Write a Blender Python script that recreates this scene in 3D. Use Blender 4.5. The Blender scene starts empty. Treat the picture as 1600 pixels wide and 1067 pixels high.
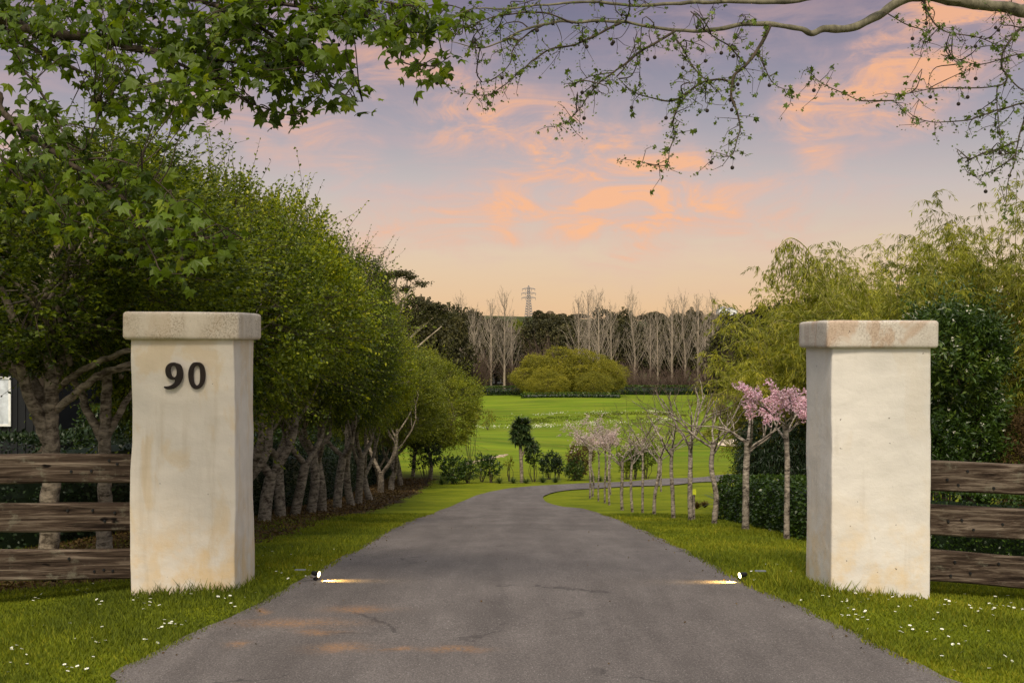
import bpy, math, random
import numpy as np
from mathutils import Vector, noise as mn
# ------------------------------------------------------------------ camera, sky, sun, exposure
SC = bpy.context.scene
COL = SC.collection
CAMZ = 1.65; FPX = 2000.0; CX, CY = 800.0, 533.5

def lin(r, g, b, a=1.0):
    f = lambda c: (c/255/12.92) if c/255 <= .04045 else ((c/255+.055)/1.055)**2.4
    return (f(r), f(g), f(b), a)

class NT:
    """small helper around a node tree"""
    def __init__(s, tree): s.t = tree; s.t.nodes.clear()
    def add(s, typ, ins=None, **kw):
        n = s.t.nodes.new(typ)
        for k, v in kw.items(): setattr(n, k, v)
        for k, v in (ins or {}).items():
            sock = n.inputs[k]
            if isinstance(v, bpy.types.NodeSocket): s.t.links.new(v, sock)
            else: sock.default_value = v
        return n
    def math(s, op, a, b=None, c=None, clamp=False):
        i = {0: a}
        if b is not None: i[1] = b
        if c is not None: i[2] = c
        return s.add('ShaderNodeMath', i, operation=op, use_clamp=clamp).outputs[0]
    def mix(s, f, a, b, mode='MIX'):
        n = s.add('ShaderNodeMix', {0: f, 6: a, 7: b}, data_type='RGBA', blend_type=mode)
        return n.outputs[2]
    def ramp(s, f, stops, interp='LINEAR'):
        n = s.add('ShaderNodeValToRGB', {0: f}); r = n.color_ramp; r.interpolation = interp
        while len(r.elements) < len(stops): r.elements.new(.5)
        for e, (p, c) in zip(r.elements, stops): e.position = p; e.color = c
        return n.outputs[0]
    def step(s, v, lo, hi):
        n = s.add('ShaderNodeMapRange', {0: v, 1: lo, 2: hi, 3: 0.0, 4: 1.0}, interpolation_type='SMOOTHSTEP')
        return n.outputs[0]
    def noise(s, vec, scale, detail=4, rough=.55, dist=0.0):
        n = s.add('ShaderNodeTexNoise', {'Scale': scale, 'Detail': detail, 'Roughness': rough, 'Distortion': dist})
        if vec is not None: s.t.links.new(vec, n.inputs['Vector'])
        return n.outputs[0]
    def scaled(s, vec, x, y, z):
        return s.add('ShaderNodeMapping', {'Vector': vec, 'Scale': (x, y, z)}).outputs[0]

cam_d = bpy.data.cameras.new('camera'); cam = bpy.data.objects.new('camera', cam_d); COL.objects.link(cam)
cam_d.sensor_width = 36; cam_d.lens = 45.0; cam_d.clip_start = .1; cam_d.clip_end = 8000
cam.location = (0, 0, CAMZ); cam.rotation_euler = (math.pi/2, 0, 0)
SC.camera = cam

def build_world():
    w = bpy.data.worlds.new('World'); SC.world = w; w.use_nodes = True
    n = NT(w.node_tree)
    tc = n.add('ShaderNodeTexCoord').outputs['Generated']
    sp = n.add('ShaderNodeSeparateXYZ', {0: tc}).outputs
    az = n.math('ARCTAN2', sp[0], sp[1]); el = n.math('ARCSINE', sp[2])
    base = n.ramp(n.math('MULTIPLY', el, 1/1.6, clamp=True), [
        (0.0, lin(236, 186, 138)), (.015, lin(233, 195, 152)), (.042, lin(227, 203, 175)), (.073, lin(200, 190, 186)),
        (.103, lin(166, 163, 173)), (.133, lin(142, 140, 158)), (.163, lin(118, 117, 141)), (.25, lin(120, 116, 148)), (1.0, lin(178, 176, 196))])
    wv = n.add('ShaderNodeCombineXYZ', {0: az, 1: el, 2: 0.0}).outputs[0]
    wn = n.add('ShaderNodeTexNoise', {'Vector': wv, 'Scale': 9.0, 'Detail': 5.0, 'Roughness': .6}).outputs['Color']
    ws = n.add('ShaderNodeSeparateXYZ', {0: wn}).outputs
    u = n.math('ADD', az, n.math('MULTIPLY', n.math('SUBTRACT', ws[0], .5), .15))
    v = n.math('ADD', el, n.math('MULTIPLY', n.math('SUBTRACT', ws[1], .5), .08))
    # cloud banks: (azimuth, elevation, half width, half height, strength, slope)
    blobs = [(430, 215, 80, 28, .75, -.3), (600, 312, 60, 20, .5, -.5), (700, 150, 110, 40, .25, -.4), (770, 335, 80, 24, .5, .1), (680, 195, 110, 34, .55, -.5),
             (830, 205, 180, 36, .8, -.45), (900, 240, 80, 26, .6, -.7), (1040, 320, 120, 30, .45, -.2), (945, 262, 75, 48, .6, -.6), (990, 354, 120, 17, 1.0, 0), (1040, 300, 40, 20, .9, .1), (960, 320, 45, 50, .7, -.4),
             (1282, 185, 18, 42, 1.0, 0), (1450, 100, 130, 50, 1.1, .6), (1560, 40, 90, 50, 1.1, .5), (1400, 180, 60, 26, .5, .5),
             (1180, 285, 60, 12, .35, 0), (1210, 322, 130, 18, .4, .06), (15, 255, 50, 45, .8, 0), (1150, 40, 120, 30, .35, .2),
             (740, 330, 120, 22, .4, .15), (690, 375, 120, 12, .5, .1), (900, 330, 90, 14, .3, 0), (150, 40, 200, 60, .3, .2)]
    acc = None
    for px, py, rx, ry, st, sl in blobs:
        a0 = math.atan((px-CX)/FPX); e0 = math.atan((CY-py)/FPX)
        du = n.math('SUBTRACT', u, a0); dv = n.math('SUBTRACT', v, e0)
        dv = n.math('SUBTRACT', dv, n.math('MULTIPLY', du, sl))
        du = n.math('MULTIPLY', du, FPX/rx*.68); dv = n.math('MULTIPLY', dv, FPX/ry*.62)
        d2 = n.math('ADD', n.math('MULTIPLY', du, du), n.math('MULTIPLY', dv, dv))
        g = n.math('MULTIPLY', n.math('EXPONENT', n.math('MULTIPLY', d2, -1.0)), st)
        acc = g if acc is None else n.math('ADD', acc, g)
    fine = n.noise(n.add('ShaderNodeMapping', {'Vector': wv, 'Rotation': (0, 0, .45), 'Scale': (13, 36, 1)}).outputs[0], 1.0, 9, .66, 1.0)
    streak = n.noise(n.scaled(wv, 7, 60, 1), 1.0, 5, .55)
    tex = n.math('ADD', n.math('MULTIPLY', n.step(fine, .36, .66), .92), n.math('ADD', .18, n.math('MULTIPLY', n.step(streak, .35, .65), .25)))
    soft = n.math('SUBTRACT', 1.0, n.math('EXPONENT', n.math('MULTIPLY', acc, -1.5)))
    m = n.math('MULTIPLY', soft, tex, clamp=True)
    # elsewhere over the whole sky, thin banks of the same cloud
    gen = n.step(n.noise(n.scaled(wv, 3, 9, 1), 1.0, 6, .6, .5), .52, .75)
    m = n.math('MAXIMUM', m, n.math('MULTIPLY', n.math('MULTIPLY', gen, .35), n.step(el, .02, .12)))
    cc = n.ramp(m, [(0, lin(212, 180, 182)), (.4, lin(226, 182, 170)), (.75, lin(241, 184, 154)), (1, lin(253, 187, 140))])
    col = n.mix(n.math('MULTIPLY', m, .84), base, cc)
    col = n.mix(n.math('MULTIPLY', n.step(streak, .45, .75), .09), col, lin(205, 165, 172))
    # the sky behind the camera, opposite the dusk, is brighter and more neutral
    back = n.step(sp[1], .35, -.7)
    col = n.mix(n.math('MULTIPLY', back, .75), col, (1.05, 1.0, .98, 1))
    up = n.step(sp[2], .35, .85)
    col = n.mix(n.math('MULTIPLY', up, .8), col, (1.0, 1.06, 1.15, 1))
    bg = n.add('ShaderNodeBackground', {'Color': col, 'Strength': SKY_STRENGTH})
    n.add('ShaderNodeOutputWorld', {0: bg.outputs[0]})
SKY_STRENGTH = .93
build_world()
sun_d = bpy.data.lights.new('sun', 'SUN'); sun = bpy.data.objects.new('sun', sun_d); COL.objects.link(sun)
sun_d.energy = 3.2; sun_d.angle = math.radians(16); sun_d.color = (1.0, .87, .70)
sun.rotation_euler = Vector((.08, .72, -.80)).to_track_quat('-Z', 'Y').to_euler()
vs = SC.view_settings; vs.view_transform = 'Standard'; vs.look = 'None'; vs.exposure = 0.12; vs.gamma = 1.0
SC.cycles.max_bounces = 6; SC.cycles.transparent_max_bounces = 8; SC.cycles.diffuse_bounces = 3
SC.cycles.glossy_bounces = 2; SC.cycles.transmission_bounces = 3; SC.cycles.sample_clamp_indirect = 4
SC.cycles.use_denoising = True

# ------------------------------------------------------------------ mesh helpers
def link(o, parent=None):
    COL.objects.link(o)
    if parent is not None: o.parent = parent
    return o
def tag(o, label=None, cat=None, group=None, kind=None):
    for k, v in (('label', label), ('category', cat), ('group', group), ('kind', kind)):
        if v: o[k] = v
    return o
def empty(name, loc=(0, 0, 0), rz=0.0):
    o = bpy.data.objects.new(name, None); o.location = loc; o.rotation_euler = (0, 0, rz); o.empty_display_size = .2
    return link(o)
def mk(name, chunks, mats, parent=None, smooth=False, attr='v'):
    """chunks: list of (verts (n,3), faces (m,k), value (m,) or scalar or None, material index)"""
    if not isinstance(mats, (list, tuple)): mats = [mats]
    Vs, LI, LT, VA, MI = [], [], [], [], []; off = 0
    for ch in chunks:
        V, F = np.asarray(ch[0], float), np.asarray(ch[1], np.int64)
        if len(F) == 0: continue
        val = ch[2] if len(ch) > 2 and ch[2] is not None else .5
        Vs.append(V); LI.append((F+off).ravel()); LT.append(np.full(len(F), F.shape[1], np.int64))
        VA.append(np.broadcast_to(np.asarray(val, float), (len(F),))); MI.append(np.full(len(F), ch[3] if len(ch) > 3 else 0, np.int64))
        off += len(V)
    V = np.concatenate(Vs); LI = np.concatenate(LI); LT = np.concatenate(LT); VA = np.concatenate(VA); MI = np.concatenate(MI)
    me = bpy.data.meshes.new(name)
    me.vertices.add(len(V)); me.vertices.foreach_set('co', V.astype(np.float32).ravel())
    me.loops.add(len(LI)); me.loops.foreach_set('vertex_index', LI.astype(np.int32))
    me.polygons.add(len(LT)); me.polygons.foreach_set('loop_start', np.concatenate([[0], np.cumsum(LT)[:-1]]).astype(np.int32))
    me.polygons.foreach_set('loop_total', LT.astype(np.int32))
    me.polygons.foreach_set('material_index', MI.astype(np.int32))
    me.update(calc_edges=True)
    me.polygons.foreach_set('use_smooth', np.full(len(LT), bool(smooth)))
    a = me.attributes.new(attr, 'FLOAT', 'FACE'); a.data.foreach_set('value', VA.astype(np.float32))
    for m in mats: me.materials.append(m)
    return link(bpy.data.objects.new(name, me), parent)
def tube(P, R, n=6, cap=True):
    P = np.asarray(P, float); R = np.broadcast_to(np.asarray(R, float), (len(P),)); m = len(P)
    T = np.gradient(P, axis=0); T /= np.linalg.norm(T, axis=1)[:, None]+1e-9
    ref = np.array([0., 0, 1]) if abs(T[:, 2]).mean() < .8 else np.array([1., 0, 0])
    A = np.cross(T, ref); A /= np.linalg.norm(A, axis=1)[:, None]+1e-9; B = np.cross(T, A)
    th = np.arange(n)*2*np.pi/n
    V = P[:, None, :]+R[:, None, None]*(np.cos(th)[None, :, None]*A[:, None, :]+np.sin(th)[None, :, None]*B[:, None, :])
    V = V.reshape(-1, 3); i = np.arange(m-1)[:, None]*n; j = np.arange(n)[None, :]; k = (j+1) % n
    F = np.stack([i+j, i+k, i+n+k, i+n+j], -1).reshape(-1, 4)
    return V, F
def tubes(lst, n=6, val=.5, mi=0): return [(*tube(p, r, n), val, mi) for p, r in lst]
def box(x0, x1, y0, y1, z0, z1, val=.5, mi=0):
    V = np.array([(x, y, z) for z in (z0, z1) for y in (y0, y1) for x in (x0, x1)], float)
    F = np.array([(0, 2, 3, 1), (4, 5, 7, 6), (0, 1, 5, 4), (2, 6, 7, 3), (0, 4, 6, 2), (1, 3, 7, 5)])
    return V, F, val, mi
def leaves(P, D, size, w, rng, val=.5, mi=0, droop=0.0):
    """leaf-sized folded quads: base, side, tip, side"""
    n = len(P); D = D/(np.linalg.norm(D, axis=1)[:, None]+1e-9)
    S = np.cross(D, rng.normal(size=(n, 3))); S /= np.linalg.norm(S, axis=1)[:, None]+1e-9
    size = np.broadcast_to(size, (n,))[:, None]
    mid = P+D*size*.45; tip = P+D*size+np.array([0, 0, -1.])*size*droop
    V = np.stack([P, mid+S*size*w*.5, tip, mid-S*size*w*.5], 1).reshape(-1, 3)
    F = np.arange(n*4).reshape(-1, 4)
    return V, F, np.clip(val+rng.normal(0, .16, n), 0, 1), mi
def unit(rng, n):
    v = rng.normal(size=(n, 3)); return v/np.linalg.norm(v, axis=1)[:, None]
def curve_pts(pts, k=5):
    """Catmull-Rom through pts, k steps per span"""
    p = np.asarray(pts, float); p = np.vstack([2*p[0]-p[1], p, 2*p[-1]-p[-2]]); out = []
    t = np.linspace(0, 1, k, endpoint=False)[:, None]
    for i in range(1, len(p)-2):
        a, b, c, d = p[i-1:i+3]
        out.append(.5*((2*b)+(-a+c)*t+(2*a-5*b+4*c-d)*t**2+(-a+3*b-3*c+d)*t**3))
    out.append(p[-2][None]); return np.vstack(out)

# ------------------------------------------------------------------ terrain
_py = [-60, 0, 6, 9.2, 11.2, 13, 15, 16.6, 19.2, 22.4, 27.8, 34, 40, 45, 50, 60, 80, 100, 130, 175, 230, 300, 380, 480, 700, 900, 1500, 4000]
_pd = [1.65, 1.65, 1.65, 1.66, 1.84, 2.03, 2.22, 2.37, 2.64, 2.99, 3.5, 3.98, 4.38, 4.7, 4.97, 5.4, 6.0, 6.3, 6.4, 6.4, 6.8, 5.5, 2, -4, -10.5, -12, -14, -14]
_ty = np.concatenate([np.arange(-60, 70, .25), np.arange(70, 4001, 5.)])
_tz = np.interp(_ty, _py, _pd)
_k = np.exp(-.5*(np.arange(-8, 9)/3.5)**2); _k /= _k.sum()
for _ in range(2): _tz[8:-8] = np.convolve(_tz, _k, 'valid')
def G(x, y):
    x = np.asarray(x, float); y = np.asarray(y, float)
    z = CAMZ-np.interp(y, _ty, _tz)
    near = np.clip((16-y)/6, 0, 1)*np.clip((y+4)/6, 0, 1)
    z = z-.07*near*np.clip(np.abs(x)-2.0, 0, 2.5)
    b = np.clip(np.abs(x)-1.9, 0, 3)/3*np.clip((y-4)/4, 0, 1)*np.clip((60-y)/20, 0, 1)
    z = z+b*.025*(np.sin(x*1.7+y*.6)+np.sin(y*1.1-x*.4))
    far = np.clip((y-50)/20, 0, 1)*np.clip((170-y)/30, 0, 1)
    z = z+far*(.18*np.sin(x*.16+y*.05)+.12*np.sin(y*.11-x*.07))
    z = z+far*.35*np.exp(-((x+8-(y-60)*.35)/5)**2)*np.clip((90-y)/20, 0, 1)
    hill = np.clip((y-300)/300, 0, 1)
    z = z+hill*(3.0*np.sin(x*.011+1.3)+1.6*np.sin(x*.027+y*.004))
    return z
def hit(px, py):
    """where the sight line through a point of the photograph meets the ground"""
    a, b = (px-CX)/FPX, (CY-py)/FPX
    y = np.concatenate([np.arange(3, 60, .02), np.arange(60, 1500, .5)])
    d = (CAMZ+b*y)-G(a*y, y); i = int(np.argmax(d < 0)) if (d < 0).any() else len(y)-1
    return float(a*y[i]), float(y[i])
def at(px, py, Y): return np.array([(px-CX)/FPX*Y, Y, CAMZ+(CY-py)/FPX*Y])
def ground(x, y): return (x, y, float(G(x, y)))

# drive edges, traced
_L = [(100, 1110), (182, 1052), (250, 1017), (312, 987), (375, 960), (440, 925), (497, 893), (540, 868), (572, 850), (600, 833), (650, 812),
      (700, 794), (740, 777), (780, 766.5), (830, 760.5), (900, 756.5), (1000, 751.5), (1100, 746), (1180, 741), (1300, 735)]
_R = [(1580, 1110), (1495, 1067), (1405, 1026), (1325, 985), (1250, 950), (1185, 921), (1130, 893), (1090, 870), (1050, 850), (1010, 832), (965, 812),
      (915, 797), (875, 792), (852, 784), (852, 775), (885, 767), (960, 762), (1060, 757.5), (1180, 751.5), (1320, 745)]
LE = np.array([(-4.6, 0), (-3.2, 3.0)]+[hit(*p) for p in _L]); RE = np.array([(4.6, 0), (3.2, 3.0)]+[hit(*p) for p in _R])
LE = np.vstack([[-9, -6], LE]); RE = np.vstack([[9, -6], RE])
LEc, REc = curve_pts(LE, 8), curve_pts(RE, 8)
_wob = np.array([mn.noise(Vector((i*.35, 3.1, 0)))*.035 for i in range(len(LEc))]); LEc[:, 0] += _wob
_wob = np.array([mn.noise(Vector((i*.35, 8.7, 0)))*.035 for i in range(len(REc))]); REc[:, 0] += _wob
ROADPOLY = np.vstack([LEc, REc[::-1]])
def in_poly(x, y, P):
    x = np.asarray(x); y = np.asarray(y); c = np.zeros(x.shape, bool); j = len(P)-1
    for i in range(len(P)):
        xi, yi = P[i]; xj, yj = P[j]
        if yi != yj:
            c ^= ((yi > y) != (yj > y)) & (x < (xj-xi)*(y-yi)/(yj-yi)+xi)
        j = i
    return c
def seg_dist(x, y, L):
    d = np.full(np.shape(x), 1e9)
    for a, b in zip(L[:-1], L[1:]):
        ab = b-a; t = np.clip(((x-a[0])*ab[0]+(y-a[1])*ab[1])/(ab@ab+1e-9), 0, 1)
        d = np.minimum(d, np.hypot(x-a[0]-t*ab[0], y-a[1]-t*ab[1]))
    return d
ROAD_LIFT = .012

# ------------------------------------------------------------------ materials
def new_mat(name):
    m = bpy.data.materials.new(name); m.use_nodes = True; return m, NT(m.node_tree)
def out(n, sh, disp=None):
    o = n.add('ShaderNodeOutputMaterial', {0: sh})
    return o
def bsdf(n, col, rough=.8, bump=None, bstr=.3, bdist=.02, spec=.3, **kw):
    ins = {'Base Color': col, 'Roughness': rough, 'Specular IOR Level': spec}; ins.update(kw)
    if bump is not None:
        b = n.add('ShaderNodeBump', {'Height': bump, 'Strength': bstr, 'Distance': bdist}); ins['Normal'] = b.outputs[0]
    return n.add('ShaderNodeBsdfPrincipled', ins).outputs[0]
def leaf_mat(name, c0, c1, c2=None, trans=.35, rough=.5, hue=.25):
    m, n = new_mat(name)
    v = n.add('ShaderNodeAttribute', attribute_name='v').outputs['Fac']
    r = n.add('ShaderNodeObjectInfo').outputs['Random']
    f = n.math('ADD', v, n.math('MULTIPLY', n.math('SUBTRACT', r, .5), hue), clamp=True)
    g = n.add('ShaderNodeNewGeometry')
    col = n.ramp(f, [(.1, (*c0, 1)), (.6, (*c1, 1)), (1., (*(c2 or c1), 1))])
    nz = n.noise(n.add('ShaderNodeTexCoord').outputs['Object'], 1.7, 3)
    col = n.mix(1.0, col, n.ramp(nz, [(.3, (.75, .78, .7, 1)), (.7, (1.25, 1.2, 1.1, 1))]), 'MULTIPLY')
    p = bsdf(n, col, rough, spec=.35)
    t = n.add('ShaderNodeBsdfTranslucent', {0: n.mix(1.0, col, (1.3, 1.25, .6, 1), 'MULTIPLY')}).outputs[0]
    out(n, n.add('ShaderNodeMixShader', {0: trans, 1: p, 2: t}).outputs[0]); return m
def bark_mat(name, dark, light, scale=9, bands=True, rough=.9, amt=(.35, .62)):
    m, n = new_mat(name)
    c = n.add('ShaderNodeTexCoord').outputs['Object']
    f = n.noise(n.scaled(c, 1, 1, 2.6 if bands else .35), scale, 8, .68, .6)
    f2 = n.noise(c, scale*3.2, 5, .6)
    col = n.ramp(n.math('ADD', n.math('MULTIPLY', f, .75), n.math('MULTIPLY', f2, .25)), [(amt[0], (*dark, 1)), (amt[1], (*light, 1))])
    out(n, bsdf(n, col, rough, f, .7, .02, .15)); return m
def plain(name, col, rough=.6, metal=0.0, spec=.4, var=.25, scale=6):
    m, n = new_mat(name)
    f = n.noise(n.add('ShaderNodeTexCoord').outputs['Object'], scale, 6)
    c = n.mix(1.0, (*col, 1), n.ramp(f, [(.3, (1-var,)*3+(1,)), (.7, (1+var,)*3+(1,))]), 'MULTIPLY')
    out(n, bsdf(n, c, rough, f, .15, .01, spec, Metallic=metal)); return m

def mat_lawn():
    m, n = new_mat('lawn')
    g = n.add('ShaderNodeNewGeometry').outputs['Position']; s = n.add('ShaderNodeSeparateXYZ', {0: g}).outputs
    X, Y = s[0], s[1]
    a = n.noise(g, 1.1, 6, .6); b = n.noise(g, 14, 5, .7); c = n.noise(g, 90, 3, .7)
    big = n.noise(n.scaled(g, .05, .05, .05), 1, 4)
    f = n.math('ADD', n.math('MULTIPLY', a, .55), n.math('ADD', n.math('MULTIPLY', b, .3), n.math('MULTIPLY', c, .25)))
    col = n.ramp(f, [(.36, (.055, .070, .002, 1)), (.52, (.125, .155, .003, 1)), (.7, (.21, .220, .008, 1))])
    # mower passes on the far field
    st = n.math('SINE', n.math('ADD', n.math('MULTIPLY', Y, 1.55), n.math('ADD', n.math('MULTIPLY', X, -.35), n.math('MULTIPLY', big, 14.0))))
    stf = n.math('MULTIPLY', n.step(Y, 45, 62), .5)
    light = n.mix(n.math('MULTIPLY', n.step(st, -.9, .9), .45), (.095, .155, .004, 1), (.155, .22, .007, 1))
    fv = n.noise(n.scaled(g, .5, 2.2, 1), .55, 6, .65)
    light = n.mix(n.math('MULTIPLY', n.step(fv, .42, .64), .7), light, (.19, .20, .012, 1))
    light = n.mix(1.0, light, n.ramp(n.noise(n.scaled(g, .09, .16, 1), 1.0, 5, .6), [(.35, (.72, .75, .7, 1)), (.65, (1.25, 1.22, 1.2, 1))]), 'MULTIPLY')
    col = n.mix(n.math('ADD', n.step(Y, 44, 60), 0.0), col, light)
    col = n.mix(n.math('MULTIPLY', n.step(n.noise(g, .8, 5, .6), .56, .70), n.math('MULTIPLY', n.step(Y, 45, 60), .5)), col, (.20, .19, .03, 1))
    # bare mulch under the row of trees
    e = n.math('ADD', X, n.math('MULTIPLY', n.math('SUBTRACT', n.noise(g, 1.3, 5, .65), .5), 1.3))
    k = n.math('MULTIPLY', n.step(e, -2.35, -2.62), n.step(e, -9.0, -8.0))
    k = n.math('MULTIPLY', k, n.math('MULTIPLY', n.step(Y, 9.0, 9.7), n.step(Y, 47, 41)))
    dirt = n.ramp(n.noise(g, 22, 7, .75), [(.35, (.018, .010, .005, 1)), (.6, (.060, .034, .018, 1)), (.75, (.15, .09, .05, 1))])
    col = n.mix(k, col, dirt)
    # worn brown spots in the near lawn
    col = n.mix(n.math('MULTIPLY', n.step(n.noise(g, 2.1, 6, .7), .66, .78), .7), col, (.14, .085, .02, 1))
    # rank grass and hills
    w = n.step(Y, 165, 175)
    col = n.mix(w, col, n.ramp(n.noise(n.scaled(g, .02, .02, .02), 1, 5), [(.4, (.028, .032, .010, 1)), (.62, (.055, .065, .016, 1))]))
    out(n, bsdf(n, col, .9, n.math('ADD', b, c), .5, .03, .1)); return m
def mat_asphalt():
    m, n = new_mat('asphalt')
    g = n.add('ShaderNodeNewGeometry').outputs['Position']; s = n.add('ShaderNodeSeparateXYZ', {0: g}).outputs
    fine = n.noise(g, 85, 4, .9); grit = n.add('ShaderNodeTexVoronoi', {'Vector': g, 'Scale': 95.0}).outputs['Distance']
    bigp = n.noise(g, .55, 5, .6); mid = n.noise(n.scaled(g, 3.0, .9, 1), 1.2, 5, .6)
    col = n.ramp(n.math('ADD', n.math('MULTIPLY', fine, .8), n.math('MULTIPLY', mid, .2)), [(.34, (.058, .050, .045, 1)), (.5, (.115, .101, .093, 1)), (.66, (.24, .212, .195, 1))])
    col = n.mix(1.0, col, n.ramp(bigp, [(.35, (.90, .89, .88, 1)), (.65, (1.09, 1.08, 1.07, 1))]), 'MULTIPLY')
    col = n.mix(n.step(n.noise(g, 120, 2, .6), .66, .71), col, (.46, .43, .40, 1))
    trk = n.noise(n.scaled(g, 2.4, .10, 1), 1.0, 5, .6)
    col = n.mix(1.0, col, n.ramp(trk, [(.35, (.88, .87, .86, 1)), (.62, (1.10, 1.10, 1.09, 1))]), 'MULTIPLY')
    crk = n.add('ShaderNodeTexVoronoi', {'Vector': n.add('ShaderNodeVectorMath', {0: g, 1: n.add('ShaderNodeCombineXYZ', {0: n.math('MULTIPLY', n.noise(g, 2.5, 5), .8), 1: n.math('MULTIPLY', n.noise(g, 3.1, 5), .8), 2: 0.0}).outputs[0]}, operation='ADD').outputs[0], 'Scale': .42}, feature='DISTANCE_TO_EDGE').outputs['Distance']
    col = n.mix(n.math('MULTIPLY', n.math('MULTIPLY', n.step(crk, .010, .002), n.step(n.noise(g, .9, 3), .5, .6)), .55), col, (.03, .026, .024, 1))
    # rusty streaks of dropped pollen and grit: (x, y, half length, half width)
    acc = None
    for px, py, w, h, sl in [(555, 955, 52, 5, -.08), (465, 976, 85, 5, 0.0), (530, 1015, 45, 7, 0), (715, 1018, 50, 4, 0), (620, 1017, 30, 3, 0), (412, 958, 10, 4, 0), (495, 990, 40, 3, .05), (370, 1010, 20, 4, 0)]:
        x0, y0 = hit(px, py); rw = w/FPX*y0; _, y1 = hit(px, py-h); rh = abs(y1-y0)+.01
        nx = n.math('ADD', s[0], n.math('MULTIPLY', n.math('SUBTRACT', n.noise(g, 3, 4), .5), .25))
        ny = n.math('ADD', s[1], n.math('MULTIPLY', n.math('SUBTRACT', n.noise(g, 5, 5), .5), .22))
        du = n.math('DIVIDE', n.math('SUBTRACT', nx, x0), rw); dv = n.math('DIVIDE', n.math('SUBTRACT', ny, y0), rh)
        e = n.math('EXPONENT', n.math('MULTIPLY', n.math('ADD', n.math('MULTIPLY', du, du), n.math('MULTIPLY', dv, dv)), -1.2))
        acc = e if acc is None else n.math('MAXIMUM', acc, e)
    acc = n.math('MULTIPLY', acc, n.step(n.noise(g, 40, 6, .8), .36, .60))
    col = n.mix(n.math('MULTIPLY', acc, .65), col, (.36, .18, .065, 1))
    out(n, bsdf(n, col, .85, n.math('ADD', n.math('MULTIPLY', grit, .7), fine), .6, .012, .25)); return m
def mat_plaster(name, seed, base, ochre, patch=.5, speck=(.05, .03, .015), capk=0.0):
    m, n = new_mat(name)
    c = n.add('ShaderNodeTexCoord').outputs['Object']
    c = n.add('ShaderNodeMapping', {'Vector': c, 'Location': (seed, seed*.7, 0)}).outputs[0]
    z = n.add('ShaderNodeSeparateXYZ', {0: n.add('ShaderNodeTexCoord').outputs['Object']}).outputs[2]
    a = n.noise(n.scaled(c, 3.2, 3.2, 1.5), 1, 7, .62, .8)
    drip = n.noise(n.scaled(c, 10, 10, .8), 1, 5, .6)
    grain = n.noise(c, 110, 4, .7); trow = n.noise(n.scaled(c, 1, 1, 2), 5, 4, .5)
    col = n.ramp(trow, [(.3, (*[k*.93 for k in base], 1)), (.7, (*[k*1.05 for k in base], 1))])
    k = n.math('MULTIPLY', n.step(a, .50, .60), patch)
    col = n.mix(k, col, (*ochre, 1))
    low = n.math('MULTIPLY', n.step(z, .75, .05), n.step(n.noise(c, 4.5, 6, .65), .40, .66))
    col = n.mix(n.math('MULTIPLY', low, .75*(1-capk)), col, (base[0]*.98, base[1]*.78, base[2]*.48, 1))
    col = n.mix(n.math('MULTIPLY', n.step(drip, .52, .75), .28), col, (*[q*.62 for q in ochre], 1))
    col = n.mix(n.math('MULTIPLY', n.step(n.noise(c, 26, 3, .5), .735, .76), .8), col, (.06, .045, .03, 1))
    if capk:
        sp = n.math('MULTIPLY', n.step(n.noise(c, 75, 5, .8), .47, .58), n.step(n.noise(n.scaled(c, 5, 5, 3), 1, 4, .6), .36, .60))
        col = n.mix(n.math('MULTIPLY', sp, capk), col, (*speck, 1))
        rs = n.math('MULTIPLY', n.step(n.noise(n.scaled(c, 4, 4, 1.2), 1.3, 6, .7), .50, .60), .55)
        col = n.mix(n.math('MULTIPLY', rs, capk), col, (base[0]*(.62 if capk < .6 else .8), base[1]*(.42 if capk < .6 else .7), base[2]*(.34 if capk < .6 else .58), 1))
    out(n, bsdf(n, col, .92, n.math('ADD', n.math('MULTIPLY', grain, .35), n.math('ADD', trow, n.noise(c, 16, 4))), .32, .012, .15)); return m
def mat_rail():
    m, n = new_mat('weathered_timber')
    c = n.add('ShaderNodeTexCoord').outputs['Object']; r = n.add('ShaderNodeObjectInfo').outputs['Random']
    c = n.add('ShaderNodeVectorMath', {0: c, 1: n.add('ShaderNodeCombineXYZ', {0: n.math('MULTIPLY', r, 31.0), 1: 0.0, 2: n.math('MULTIPLY', r, 17.0)}).outputs[0]}, operation='ADD').outputs[0]
    g = n.noise(n.scaled(c, .7, 9, 16), 2.2, 8, .7, .5)
    col = n.ramp(g, [(.34, (.010, .006, .004, 1)), (.5, (.062, .043, .030, 1)), (.68, (.22, .175, .13, 1))])
    kn = n.step(n.noise(n.scaled(c, 5, 5, 14), 1, 2, .5), .70, .76)
    col = n.mix(kn, col, (.006, .004, .003, 1))
    li = n.math('MULTIPLY', n.step(n.noise(n.scaled(c, 2, 2, 3), 3, 7, .75), .55, .68), .5)
    col = n.mix(li, col, (.19, .18, .13, 1))
    out(n, bsdf(n, col, .93, g, .9, .02, .12)); return m

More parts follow.
